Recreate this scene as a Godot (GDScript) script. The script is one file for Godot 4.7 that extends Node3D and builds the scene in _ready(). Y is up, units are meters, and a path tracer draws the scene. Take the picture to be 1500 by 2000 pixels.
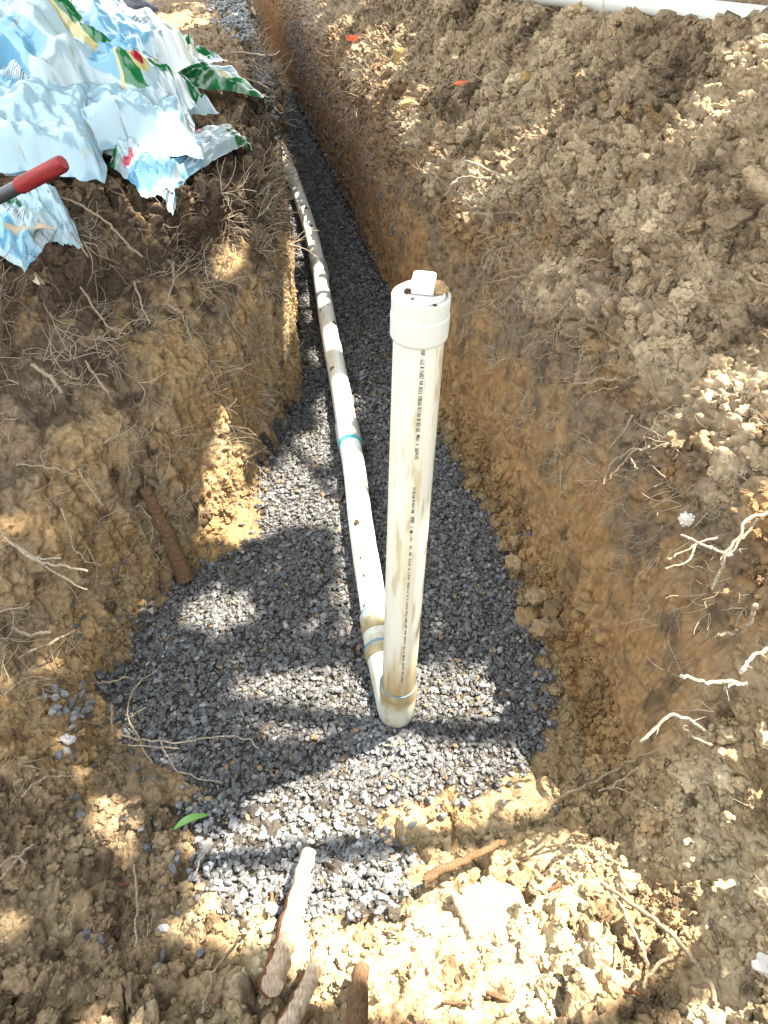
extends Node3D
# A drain trench in clay: a white cleanout pipe stands on gravel between two cut walls.
# x is right, y is up from the gravel, z is negative away from the camera; "dist" is -z.

const SUN := Vector3(0.465, 0.866, -0.18)
# dist, then x,y of 14 points across the pit from far left to far right
const STATIONS := [
	[-20, -30, 1.1, -4, 1.1, -2.5, 1, -2, 1, -1.5, 1, -1, 1, -0.5, 1, 0.5, 1, 0.9, 1, 1.2, 1, 1.6, 1, 2.2, 1.1, 3, 1.2, 30, 1.1],
	[-0.6, -30, 1.2, -4, 1.1, -2.5, 1, -2, 1, -1.5, 1, -1, 1, -0.5, 1, 0.5, 1, 0.9, 1, 1.2, 1, 1.6, 1.05, 2.2, 1.2, 3, 1.4, 30, 1.2],
	[0.02, -30, 1.2, -4, 1.1, -2.5, 1, -2, 0.95, -1.5, 0.91, -1.1, 0.88, -0.45, 0.86, 0.45, 0.86, 0.8, 0.88, 1.1, 0.95, 1.4, 1.05, 1.9, 1.2, 2.6, 1.6, 30, 1.3],
	[0.32, -30, 1.2, -4, 1.1, -2.5, 1, -2, 0.88, -1.4, 0.66, -1, 0.58, -0.45, 0.55, 0.45, 0.55, 0.8, 0.6, 1.05, 0.72, 1.35, 0.95, 1.85, 1.2, 2.6, 1.75, 30, 1.3],
	[0.62, -30, 1.2, -4, 1.15, -2.5, 1, -2, 0.85, -1.25, 0.45, -0.9, 0.3, -0.45, 0.24, 0.45, 0.24, 0.78, 0.32, 1.02, 0.56, 1.32, 0.9, 1.82, 1.2, 2.6, 1.85, 30, 1.3],
	[1, -30, 1.2, -4, 1.2, -2.5, 1.05, -1.95, 0.85, -1.2, 0.33, -0.8, 0.14, -0.45, 0.08, 0.45, 0.07, 0.76, 0.18, 0.98, 0.52, 1.25, 0.88, 1.75, 1.22, 2.5, 1.92, 30, 1.3],
	[1.4, -30, 1.2, -4, 1.22, -2.5, 1.1, -2.1, 0.95, -1.3, 0.36, -0.95, 0.05, -0.5, 0, 0.5, 0, 0.8, 0.07, 0.93, 0.55, 1.1, 1, 1.6, 1.36, 2.4, 2, 30, 1.3],
	[1.75, -30, 1.2, -4, 1.22, -2.5, 1.14, -2.15, 1, -1.42, 0.48, -1.06, 0.02, -0.6, 0, 0.5, 0, 0.78, 0.03, 0.88, 0.55, 1.02, 1.03, 1.5, 1.42, 2.3, 2.05, 30, 1.3],
	[2.1, -30, 1.2, -4, 1.22, -2.45, 1.17, -2.1, 1.05, -1.22, 0.58, -1.03, 0.01, -0.6, 0, 0.45, 0, 0.71, 0.03, 0.79, 0.55, 0.93, 1.05, 1.4, 1.45, 2.2, 2.08, 30, 1.3],
	[2.6, -30, 1.2, -4, 1.23, -2.2, 1.2, -1.85, 1.12, -0.96, 0.64, -0.8, 0, -0.5, 0, 0.4, 0, 0.62, 0.03, 0.67, 0.55, 0.8, 1.08, 1.3, 1.48, 2.1, 2.1, 30, 1.3],
	[3, -30, 1.2, -4, 1.24, -2, 1.21, -1.6, 1.15, -0.8, 0.66, -0.66, 0, -0.45, 0, 0.33, 0, 0.53, 0.03, 0.58, 0.55, 0.7, 1.1, 1.2, 1.5, 2, 2.1, 30, 1.3],
	[3.4, -30, 1.2, -4, 1.25, -1.7, 1.22, -1.3, 1.17, -0.68, 0.68, -0.585, 0, -0.42, 0, 0.24, 0, 0.43, 0.03, 0.47, 0.55, 0.58, 1.1, 1.08, 1.5, 1.8, 2.05, 30, 1.3],
	[3.8, -30, 1.2, -4, 1.25, -1.2, 1.22, -0.85, 1.17, -0.54, 0.68, -0.52, 0, -0.38, 0, 0.15, 0, 0.32, 0.02, 0.36, 0.55, 0.46, 1.1, 0.92, 1.48, 1.55, 1.98, 30, 1.3],
	[4.3, -30, 1.2, -4, 1.25, -1, 1.23, -0.72, 1.19, -0.53, 0.62, -0.56, 0, -0.4, 0, 0.06, 0, 0.19, 0.02, 0.23, 0.55, 0.33, 1.1, 0.78, 1.46, 1.35, 1.92, 30, 1.3],
	[5.1, -30, 1.2, -4, 1.25, -0.95, 1.23, -0.68, 1.2, -0.64, 0.6, -0.66, 0, -0.52, 0, -0.1, 0, 0.02, 0.02, 0.05, 0.55, 0.13, 1.1, 0.6, 1.45, 1.1, 1.84, 30, 1.25],
	[6.4, -30, 1.2, -4, 1.25, -1.1, 1.23, -0.83, 1.2, -0.85, 0.6, -0.88, 0, -0.75, 0, -0.36, 0, -0.23, 0.02, -0.2, 0.55, -0.12, 1.1, 0.28, 1.4, 0.68, 1.72, 30, 1.25],
	[8.2, -30, 1.2, -4.5, 1.25, -1.45, 1.22, -1.17, 1.2, -1.2, 0.6, -1.22, 0, -1.1, 0, -0.7, 0, -0.59, 0.02, -0.56, 0.55, -0.48, 1.12, -0.1, 1.35, 0.25, 1.53, 30, 1.25],
	[10.5, -30, 1.2, -5, 1.25, -1.85, 1.22, -1.58, 1.2, -1.61, 0.6, -1.63, 0, -1.5, 0, -1.17, 0, -1.06, 0.02, -1.03, 0.55, -0.95, 1.15, -0.6, 1.25, -0.2, 1.35, 30, 1.25],
	[16, -30, 1.2, -6, 1.25, -2.95, 1.22, -2.68, 1.2, -2.71, 0.6, -2.73, 0, -2.6, 0, -2.27, 0, -2.16, 0.02, -2.13, 0.55, -2.05, 1.15, -1.7, 1.25, -1.2, 1.3, 30, 1.25],
	[18, -30, 1.2, -6, 1.25, -3.3, 1.22, -3.1, 1.2, -3, 1.2, -2.9, 1.2, -2.8, 1.2, -2.6, 1.2, -2.5, 1.2, -2.4, 1.2, -2.3, 1.2, -2, 1.2, -1.5, 1.25, 30, 1.25],
	[45, -30, 1.2, -6, 1.25, -3.3, 1.22, -3.1, 1.2, -3, 1.2, -2.9, 1.2, -2.8, 1.2, -2.6, 1.2, -2.5, 1.2, -2.4, 1.2, -2.3, 1.2, -2, 1.2, -1.5, 1.25, 30, 1.25],
]
# sun flecks that the crowns let through: centre on the ground (x, dist) and half axes
const FLECKS := [
	[0.676, 1.014, 0.07, 0.113],
	[0.677, 0.788, 0.07, 0.102],
	[0.666, 1.198, 0.07, 0.07],
	[0.686, 1.024, 0.07, 0.07],
	[0.471, 0.789, 0.132, 0.099],
	[0.649, 0.558, 0.07, 0.09],
	[0.439, 1.018, 0.094, 0.112],
	[-0.415, 0.922, 0.193, 0.13],
	[-0.17, 0.906, 0.17, 0.164],
	[0.055, 0.796, 0.124, 0.157],
	[-0.287, 1.055, 0.058, 0.073],
	[0.233, 1.64, 0.134, 0.163],
	[0.09, 1.486, 0.128, 0.123],
	[0.39, 1.752, 0.097, 0.072],
	[0.266, 1.344, 0.16, 0.108],
	[-0.202, 1.682, 0.189, 0.091],
	[-0.399, 1.6, 0.106, 0.053],
	[-0.693, 2.118, 0.089, 0.087],
	[-0.699, 2.714, 0.183, 0.164],
	[-0.858, 2.791, 0.147, 0.123],
	[-0.494, 2.923, 0.154, 0.169],
	[-0.415, 3.227, 0.109, 0.119],
	[-0.139, 2.285, 0.04, 0.285],
	[-0.203, 2.777, 0.045, 0.236],
	[-0.291, 3.55, 0.058, 0.265],
	[-0.487, 5.06, 0.066, 0.171],
	[-0.063, 3.806, 0.122, 0.085],
	[-0.799, 4.171, 0.117, 0.45],
	[-1.304, 3.624, 0.097, 0.11],
	[-2.706, 8.725, 0.3, 0.45],
	[0.489, 1.48, 0.075, 0.144],
	[0.524, 1.421, 0.105, 0.133],
	[0.327, 0.912, 0.1, 0.02],
	[0.429, 1.022, 0.052, 0.066],
	[0.68, 1.209, 0.094, 0.027],
	[0.436, 3.011, 0.071, 0.092],
	[-0.775, 6.726, 0.149, 0.45],
	[-0.867, 1.146, 0.027, 0.032],
	[-1.749, 3.432, 0.138, 0.143],
	[0.75, 0.95, 0.45, 0.22],
	[0.35, 0.85, 0.4, 0.22],
	[-0.05, 0.85, 0.35, 0.2],
	[-0.3, 0.95, 0.3, 0.14],
	[0.2, 1.5, 0.16, 0.16],
	[-0.2, 1.68, 0.18, 0.07],
	[0.95, 0.7, 0.3, 0.25],
	[-0.5, 2.8, 0.2, 0.14],
	[0.3, 0.62, 0.5, 0.1],
	[0.7, 0.6, 0.45, 0.3],
	[1, 0.85, 0.25, 0.3],
	[0.95, 1.2, 0.1, 0.12],
	[-0.5, 5.15, 0.06, 0.3],
	[-0.66, 6.1, 0.06, 0.3],
	[-0.85, 7.2, 0.07, 0.4],
	[-1.1, 8.4, 0.08, 0.5],
	[-0.36, 4.3, 0.05, 0.15],
	[0.08, 1.4, 0.14, 0.12],
	[0.22, 1.28, 0.2, 0.1],
	[-0.1, 1.3, 0.12, 0.08],
	[-0.3, 1.63, 0.22, 0.07],
	[-0.28, 1.22, 0.2, 0.05],
	[-0.12, 1.36, 0.06, 0.05],
]
const GRAVEL := [-1.57, 11.65, -1.15, 8.73, -0.95, 6.46, -0.68, 4.9, -0.54, 4.25, -0.49, 3.88, -0.58, 3.4, -0.65, 2.95, -0.57, 2.64, -0.75, 2.45, -0.87, 2.33, -1.02, 2.1, -1.02, 1.85, -1.08, 1.73, -0.98, 1.55, -0.74, 1.38, -0.61, 1.29, -0.72, 1.21, -0.6, 1.13, -0.55, 0.94, -0.46, 0.88, -0.29, 0.84, 0.02, 0.86, 0.1, 1.03, -0.02, 1.2, 0.17, 1.3, 0.31, 1.27, 0.52, 1.4, 0.62, 1.59, 0.63, 1.8, 0.58, 2.03, 0.55, 2.4, 0.5, 2.71, 0.4, 3.03, 0.3, 3.4, 0.19, 4.25, 0.02, 5.32, -0.28, 6.84, -0.94, 10.26, -1.2, 11.65]
const ROOTS := [
	["long forked white root reaching down from the sunny right lip of the pit",0.0075,0.005,1,[[Vector3(1.021,1.101,-1.494),Vector3(0.965,1.082,-1.475),Vector3(0.936,1.053,-1.446),Vector3(0.9,1.017,-1.406),Vector3(0.873,1.007,-1.358),Vector3(0.846,0.991,-1.316)],[Vector3(1,1.077,-1.491),Vector3(0.957,1.043,-1.457),Vector3(0.918,1.02,-1.421),Vector3(0.881,1.025,-1.378)]]],
	["knotty white root with five splayed tips on the right wall",0.007,0.004,1,[[Vector3(0.995,0.912,-1.528),Vector3(0.944,0.931,-1.524),Vector3(0.883,0.962,-1.518),Vector3(0.835,0.977,-1.538)],[Vector3(0.969,0.925,-1.583),Vector3(0.906,0.925,-1.557),Vector3(0.854,0.905,-1.54),Vector3(0.804,0.918,-1.506)],[Vector3(0.889,0.929,-1.541),Vector3(0.854,0.927,-1.487),Vector3(0.795,0.899,-1.484)]]],
	["short white root stub with a rounded head above the horizontal root",0.006,0.008,1,[[Vector3(0.981,0.806,-1.327),Vector3(0.969,0.861,-1.301),Vector3(0.951,0.935,-1.273),Vector3(0.933,0.995,-1.26)]]],
	["stubby white root end poking from a hollow in the right wall",0.007,0.006,1,[[Vector3(0.978,0.801,-1.342),Vector3(0.932,0.827,-1.307),Vector3(0.892,0.853,-1.281)]]],
	["thick white root bending down at the right edge below the knotty one",0.008,0.007,1,[[Vector3(0.999,0.862,-1.231),Vector3(0.958,0.848,-1.209),Vector3(0.928,0.845,-1.186),Vector3(0.905,0.857,-1.158)]]],
	["thick white root sticking out level from the lower right wall",0.009,0.006,1,[[Vector3(0.983,0.729,-1.216),Vector3(0.894,0.742,-1.211),Vector3(0.824,0.776,-1.193),Vector3(0.766,0.82,-1.173)],[Vector3(0.944,0.747,-1.202),Vector3(0.877,0.798,-1.148)]]],
	["white root arched like a hook above the foot of the right wall",0.008,0.006,1,[[Vector3(0.924,0.546,-1.18),Vector3(0.882,0.568,-1.194),Vector3(0.847,0.579,-1.208),Vector3(0.804,0.579,-1.211),Vector3(0.765,0.564,-1.188),Vector3(0.718,0.542,-1.153)],[Vector3(0.841,0.577,-1.209),Vector3(0.855,0.542,-1.199),Vector3(0.881,0.527,-1.178),Vector3(0.92,0.534,-1.15)]]],
	["long grey root lying across the soil at the foot of the right wall",0.007,0.006,0,[[Vector3(0.846,0.35,-1.249),Vector3(0.809,0.224,-1.291),Vector3(0.765,0.13,-1.303),Vector3(0.676,0.112,-1.267),Vector3(0.568,0.1,-1.22)]]],
	["short straight white root standing up in the sunny soil below the grey root",0.006,0.005,1,[[Vector3(0.779,0.304,-1.212),Vector3(0.761,0.194,-1.236),Vector3(0.732,0.135,-1.237)]]],
	["thin white root curving down into the sunlit bank on the right",0.005,0.003,1,[[Vector3(0.697,0.133,-1.229),Vector3(0.752,0.148,-1.23),Vector3(0.781,0.21,-1.17),Vector3(0.809,0.292,-1.083)]]],
	["drooping bundle root with two ends in the middle of the right wall",0.007,0.004,0,[[Vector3(0.883,0.937,-2.015),Vector3(0.82,0.863,-2.064),Vector3(0.783,0.815,-2.054),Vector3(0.752,0.801,-1.983)],[Vector3(0.846,0.909,-2.031),Vector3(0.799,0.837,-2.025),Vector3(0.765,0.825,-1.984)],[Vector3(0.836,0.875,-2.033),Vector3(0.832,0.903,-1.94)]]],
	["pale root hanging just above the drooping bundle root",0.005,0.003,0,[[Vector3(0.857,0.97,-2.155),Vector3(0.817,0.911,-2.117),Vector3(0.772,0.891,-2.071)]]],
	["straight pale root jutting left out of the upper right wall",0.006,0.004,0,[[Vector3(0.829,1.021,-2.314),Vector3(0.762,0.984,-2.351),Vector3(0.698,0.956,-2.38)]]],
	["pale root with a hooked tip under the straight jutting root",0.005,0.003,0,[[Vector3(0.83,0.996,-2.296),Vector3(0.762,0.915,-2.382),Vector3(0.727,0.9,-2.363),Vector3(0.712,0.898,-2.325)]]],
	["fan of thin roots fraying from the top of the right wall",0.005,0.0025,0,[[Vector3(0.734,1.118,-2.762),Vector3(0.699,1.069,-2.751),Vector3(0.664,1.033,-2.748)],[Vector3(0.726,1.102,-2.76),Vector3(0.694,1.015,-2.706),Vector3(0.675,0.975,-2.634)],[Vector3(0.744,1.11,-2.755),Vector3(0.701,1.095,-2.729),Vector3(0.666,1.083,-2.746)]]],
	["pair of pale twigs sticking out of the wall right of the pipe cap",0.005,0.003,0,[[Vector3(0.606,1.04,-3.146),Vector3(0.54,0.996,-3.208),Vector3(0.467,0.945,-3.286)],[Vector3(0.612,1.069,-3.148),Vector3(0.543,1.014,-3.25),Vector3(0.496,0.97,-3.268)]]],
	["pale straight twig lying on the right heap near the lit clods",0.006,0.004,0,[[Vector3(0.87,1.23,-2.865),Vector3(0.818,1.207,-2.906),Vector3(0.758,1.18,-2.945)]]],
	["thick pale root end lying on the heap above the curved one",0.01,0.007,1,[[Vector3(0.619,1.248,-3.732),Vector3(0.533,1.252,-3.893),Vector3(0.429,1.242,-4.096)]]],
	["curved pale root hooking down on the face of the heap",0.009,0.006,1,[[Vector3(0.536,1.217,-3.888),Vector3(0.415,1.167,-4.092),Vector3(0.354,1.132,-4.065),Vector3(0.327,1.069,-4.1)]]],
	["short pale twig near the upper orange scrap on the heap",0.008,0.005,0,[[Vector3(0.649,1.448,-4.664),Vector3(0.574,1.443,-4.993),Vector3(0.515,1.447,-5.183)]]],
	["slanting grey twig on the upper heap right of the clay block",0.008,0.005,0,[[Vector3(0.809,1.525,-4.402),Vector3(0.71,1.458,-4.447),Vector3(0.631,1.406,-4.428)]]],
	["forked root hanging over the far right lip of the trench",0.011,0.006,0,[[Vector3(-0.125,1.145,-6.457),Vector3(-0.251,0.934,-6.783),Vector3(-0.365,0.732,-7.126),Vector3(-0.427,0.631,-7.307)],[Vector3(-0.202,1.012,-6.588),Vector3(-0.343,0.923,-7.2),Vector3(-0.534,0.747,-7.929),Vector3(-0.659,0.634,-8.386)],[Vector3(-0.252,0.911,-6.803),Vector3(-0.213,0.905,-6.451)]]],
	["long thin root slanting down the far right trench wall",0.01,0.006,0,[[Vector3(-0.182,0.816,-6.409),Vector3(-0.29,0.639,-6.696),Vector3(-0.452,0.309,-7.364)]]],
	["white root arching over the left bank beside the bags",0.012,0.008,1,[[Vector3(-1.228,1.315,-5.508),Vector3(-1.267,1.294,-6.017),Vector3(-1.312,1.27,-6.68),Vector3(-1.195,1.278,-6.836),Vector3(-1.012,1.268,-6.817),Vector3(-0.875,1.28,-6.698),Vector3(-1.442,0.449,-12.002)]]],
	["grey twig pointing to the trench just below the arching root",0.01,0.007,0,[[Vector3(-1.221,1.25,-6.596),Vector3(-1.085,1.26,-6.479),Vector3(-0.983,1.256,-6.409)]]],
	["long grey root forking over the left lip of the trench",0.01,0.006,0,[[Vector3(-1.098,1.262,-6.019),Vector3(-0.893,1.254,-5.893),Vector3(-0.736,1.224,-5.67),Vector3(-1.228,0.123,-10.48)],[Vector3(-0.887,1.262,-5.852),Vector3(-0.772,1.27,-5.78)]]],
	["pale twig over the trench gravel below the grey forked root",0.009,0.006,0,[[Vector3(-0.801,1.243,-5.565),Vector3(-0.716,1.232,-5.404),Vector3(-1.258,0.095,-10.242)]]],
	["frayed tangle of roots on the left lip above the white pipe",0.008,0.004,0,[[Vector3(-0.709,1.231,-5.339),Vector3(-0.673,1.176,-5.361),Vector3(-1.232,0.1,-10.247)],[Vector3(-0.691,1.24,-5.043),Vector3(-0.666,1.162,-5.187),Vector3(-0.699,1.074,-5.654)],[Vector3(-0.687,1.232,-4.955),Vector3(-0.655,1.16,-4.935),Vector3(-0.652,1.159,-5.202)]]],
	["thin root trailing from the left lip down to the pipe",0.008,0.004,0,[[Vector3(-0.672,1.236,-4.879),Vector3(-0.658,1.123,-4.934),Vector3(-0.651,0.999,-5.117),Vector3(-0.939,0.08,-8.152)]]],
	["thick pale root bending down the bank below the small crumpled bag",0.013,0.009,0,[[Vector3(-1.238,1.29,-3.926),Vector3(-1.161,1.284,-3.873),Vector3(-1.058,1.263,-3.734),Vector3(-0.989,1.241,-3.6)]]],
	["long winding pale root running down the left bank below the red handle",0.01,0.006,0,[[Vector3(-1.549,1.275,-3.514),Vector3(-1.45,1.27,-3.454),Vector3(-1.329,1.237,-3.405),Vector3(-1.217,1.19,-3.334),Vector3(-1.143,1.119,-3.293),Vector3(-1.081,1.074,-3.264)]]],
	["thin pale root beside the long winding one on the left bank",0.007,0.004,0,[[Vector3(-1.534,1.27,-3.46),Vector3(-1.418,1.237,-3.328),Vector3(-1.334,1.191,-3.199),Vector3(-1.267,1.131,-3.124)]]],
	["jointed pale root hanging in the middle of the left wall",0.008,0.005,0,[[Vector3(-0.981,0.996,-3.39),Vector3(-0.966,0.962,-3.269),Vector3(-0.955,0.93,-3.104),Vector3(-0.886,0.904,-3.059)],[Vector3(-0.919,0.975,-3.399),Vector3(-0.953,0.975,-3.241)]]],
	["pale root left of the jointed root on the left wall",0.008,0.004,0,[[Vector3(-1.112,0.993,-3.178),Vector3(-1.056,0.96,-3.042),Vector3(-0.997,0.923,-2.914)]]],
	["very long thin root trailing down to the sunlit clay on the left wall",0.005,0.003,0,[[Vector3(-0.929,0.863,-3.162),Vector3(-0.853,0.771,-3.026),Vector3(-0.766,0.64,-2.944),Vector3(-0.719,0.43,-2.936)]]],
	["grey root sweeping across the upper left wall",0.008,0.004,0,[[Vector3(-1.29,1.04,-3.019),Vector3(-1.209,0.975,-2.922),Vector3(-1.154,0.942,-2.867),Vector3(-1.08,0.918,-2.842)]]],
	["short thick pale root lying in the dark soil at the left edge",0.013,0.009,0,[[Vector3(-1.386,0.913,-2.592),Vector3(-1.297,0.887,-2.532),Vector3(-1.232,0.871,-2.453)]]],
	["pale broken root end in the centre of the left wall",0.008,0.006,0,[[Vector3(-1.22,0.864,-2.706),Vector3(-1.134,0.843,-2.585),Vector3(-1.083,0.833,-2.506)]]],
	["level pale root near the left edge of the wall",0.006,0.004,0,[[Vector3(-1.349,0.735,-2.176),Vector3(-1.245,0.737,-2.164),Vector3(-1.131,0.718,-2.146)]]],
	["pale root below the level one, ending in a blunt tip",0.007,0.006,0,[[Vector3(-1.162,0.66,-2.246),Vector3(-1.09,0.636,-2.152),Vector3(-1.044,0.602,-2.109)]]],
	["long pale root pointing right above the lower left soil",0.008,0.005,1,[[Vector3(-1.344,0.616,-1.928),Vector3(-1.214,0.604,-1.83),Vector3(-1.116,0.6,-1.797),Vector3(-1.005,0.589,-1.776)],[Vector3(-1.218,0.597,-1.837),Vector3(-1.089,0.632,-1.796)]]],
	["second long pale root pointing right, just below the first",0.007,0.004,1,[[Vector3(-1.292,0.567,-1.915),Vector3(-1.147,0.526,-1.827),Vector3(-1.026,0.503,-1.771)]]],
	["thin bent root above the pair of long pale roots",0.005,0.004,0,[[Vector3(-1.188,0.609,-2.078),Vector3(-1.15,0.556,-2.007),Vector3(-1.112,0.519,-1.938),Vector3(-1.037,0.464,-1.925)]]],
	["thick crooked root at the left edge beside the orange clay",0.01,0.008,0,[[Vector3(-1.293,0.391,-1.691),Vector3(-1.227,0.379,-1.67),Vector3(-1.157,0.399,-1.671)]]],
	["straight grey stick leaning on the orange clay at the left edge",0.008,0.007,0,[[Vector3(-1.242,0.36,-1.589),Vector3(-1.195,0.316,-1.68),Vector3(-1.126,0.295,-1.765)]]],
	["pale stick lying at the edge of the gravel near the stone pile",0.006,0.005,0,[[Vector3(-1.076,0.128,-1.651),Vector3(-1.035,0.07,-1.706),Vector3(-0.97,0.065,-1.724)]]],
	["thin bent twig standing on the gravel right of the stone pile",0.005,0.003,0,[[Vector3(-0.791,0.084,-1.358),Vector3(-0.902,0.094,-1.509),Vector3(-0.917,0.108,-1.556),Vector3(-0.915,0.121,-1.635),Vector3(-0.847,0.137,-1.703)],[Vector3(-0.901,0.105,-1.522),Vector3(-0.846,0.143,-1.539)]]],
	["short upright broken stick beside the stone pile",0.007,0.007,0,[[Vector3(-0.964,0.08,-1.484),Vector3(-0.972,0.105,-1.527),Vector3(-0.969,0.129,-1.557)]]],
	["long branching white root lying over the near end of the gravel",0.006,0.003,1,[[Vector3(-0.931,0.082,-1.462),Vector3(-0.827,0.078,-1.447),Vector3(-0.702,0.072,-1.444),Vector3(-0.6,0.061,-1.474),Vector3(-0.491,0.057,-1.47),Vector3(-0.439,0.067,-1.423)],[Vector3(-0.789,0.079,-1.44),Vector3(-0.728,0.078,-1.362),Vector3(-0.656,0.081,-1.311),Vector3(-0.547,0.068,-1.292)],[Vector3(-0.888,0.095,-1.42),Vector3(-0.713,0.076,-1.418)]]],
	["bent pale root on the soil below the stone pile",0.006,0.003,1,[[Vector3(-1.083,0.298,-1.122),Vector3(-1.057,0.267,-1.195),Vector3(-1.023,0.238,-1.225),Vector3(-0.977,0.201,-1.239)]]],
	["pale forked twig at the lower left edge",0.008,0.005,0,[[Vector3(-1.038,0.329,-0.868),Vector3(-1.011,0.316,-0.933),Vector3(-0.99,0.317,-0.968)],[Vector3(-1.052,0.331,-0.905),Vector3(-1.024,0.322,-0.934),Vector3(-0.983,0.326,-0.913)]]],
	["thin pale twig standing by the green leaf",0.004,0.003,1,[[Vector3(-0.559,0.15,-0.958),Vector3(-0.546,0.162,-0.994),Vector3(-0.522,0.183,-1.015)]]],
	["pale twig half buried in the soil at the lower left",0.006,0.004,0,[[Vector3(-0.736,0.174,-0.974),Vector3(-0.688,0.217,-0.856),Vector3(-0.651,0.261,-0.724)]]],
	["drooping dark root beside the logs",0.006,0.004,0,[[Vector3(-0.386,0.223,-0.762),Vector3(-0.424,0.254,-0.691),Vector3(-0.439,0.279,-0.63),Vector3(-0.431,0.339,-0.556)]]],
	["long curved branch lying on the bright bank at lower right",0.01,0.007,0,[[Vector3(0.616,0.224,-0.902),Vector3(0.678,0.276,-0.823),Vector3(0.729,0.322,-0.75),Vector3(0.756,0.36,-0.677),Vector3(0.766,0.397,-0.611),Vector3(0.757,0.444,-0.544)],[Vector3(0.633,0.323,-0.612),Vector3(0.666,0.331,-0.648),Vector3(0.719,0.341,-0.676)]]],
	["thin pale root crossing the lower right soil above the curved branch",0.006,0.004,1,[[Vector3(0.633,0.228,-0.886),Vector3(0.652,0.27,-0.796),Vector3(0.661,0.321,-0.669)]]],
]
const SEGMENTS := [8, 46, 60, 130, 130, 60, 80, 50, 95, 100, 130, 120, 26]
const WEIGHT := [0.35, 0.45, 0.8, 0.95, 0.5, 0.26, 0.22, 0.22, 0.32, 0.08, 0.75, 0.9, 0.9, 0.6]

var rng := RandomNumberGenerator.new()
var taken := {}
var row_at := PackedFloat32Array()
var col_at := PackedFloat32Array()
var ground := PackedVector3Array()
var ground_n := PackedVector3Array()
var ground_c := PackedColorArray()
var cols := 0
var rough_base := PackedVector3Array()
var rows := 0
var gravel_edge := PackedVector2Array()
var broad: FastNoiseLite
var fine: FastNoiseLite
var tint: FastNoiseLite
var clod: Array[FastNoiseLite] = []
var gap: FastNoiseLite
var block: FastNoiseLite


func _ready() -> void:
	rng.seed = 71
	var cam := Camera3D.new()
	cam.name = "camera"
	cam.position = Vector3(0, 2.4, 0)
	cam.rotation_degrees = Vector3(-41, 0, 0)
	cam.fov = 69.0
	cam.near = 0.05
	cam.far = 200.0
	add_child(cam)
	cam.current = true
	var env := Environment.new()
	env.background_mode = Environment.BG_SKY
	var sky := Sky.new()
	var air := ProceduralSkyMaterial.new()
	air.sky_top_color = Color(0.83, 0.86, 0.89)
	air.sky_horizon_color = Color(0.93, 0.92, 0.89)
	air.sky_curve = 0.2
	air.ground_horizon_color = Color(0.5, 0.48, 0.42)
	air.ground_bottom_color = Color(0.3, 0.27, 0.22)
	air.sun_angle_max = 6.0
	air.sky_energy_multiplier = 0.9
	sky.sky_material = air
	env.sky = sky
	env.background_energy_multiplier = 1.0
	env.tonemap_mode = Environment.TONE_MAPPER_LINEAR
	env.tonemap_exposure = 7.5
	env.sdfgi_enabled = true
	env.ssao_enabled = true
	env.ssil_enabled = true
	var around := WorldEnvironment.new()
	around.name = "air"
	around.environment = env
	add_child(around)
	var sun := DirectionalLight3D.new()
	sun.name = "sun"
	sun.light_energy = 1.6
	sun.light_color = Color(1.0, 0.96, 0.89)
	sun.light_angular_distance = 0.5
	sun.shadow_enabled = true
	add_child(sun)
	sun.look_at_from_position(SUN * 20.0, Vector3.ZERO, Vector3.UP)

	make_noises()
	make_materials()
	for i in range(0, GRAVEL.size(), 2):
		gravel_edge.append(Vector2(GRAVEL[i], GRAVEL[i + 1]))
	build_ground()
	build_gravel()
	build_clods()
	build_trees()
	build_pipe()
	build_bags()
	build_roots()
	build_wood()
	build_small_things()


# ---------------------------------------------------------------- helpers

func numbered(called: String) -> String:
	if not taken.has(called):
		taken[called] = 0
		return called
	taken[called] += 1
	return "%s_%03d" % [called, taken[called]]


func thing(called: String, label: String, category: String, at := Vector3.ZERO, group := "") -> Node3D:
	var o := Node3D.new()
	o.name = numbered(called)
	add_child(o, true)
	o.position = at
	tag(o, label, category, group)
	return o


func tag(o: Node, label: String, category := "", group := "", kind := "") -> void:
	o.set_meta("label", label)
	if category:
		o.set_meta("category", category)
	if group:
		o.set_meta("group", group)
	if kind:
		o.set_meta("kind", kind)


func put(called: String, mesh: Mesh, mat: Material, parent: Node = null) -> MeshInstance3D:
	var o := MeshInstance3D.new()
	o.name = numbered(called) if parent == null else called
	o.mesh = mesh
	o.material_override = mat
	if parent == null:
		add_child(o, true)
	else:
		parent.add_child(o, true)
	return o


func start() -> SurfaceTool:
	var st := SurfaceTool.new()
	st.begin(Mesh.PRIMITIVE_TRIANGLES)
	return st


func r(a: float, b: float) -> float:
	return rng.randf_range(a, b)


func lin(a: float, b: float, c: float) -> Color:
	return Color(a, b, c).linear_to_srgb()


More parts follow.
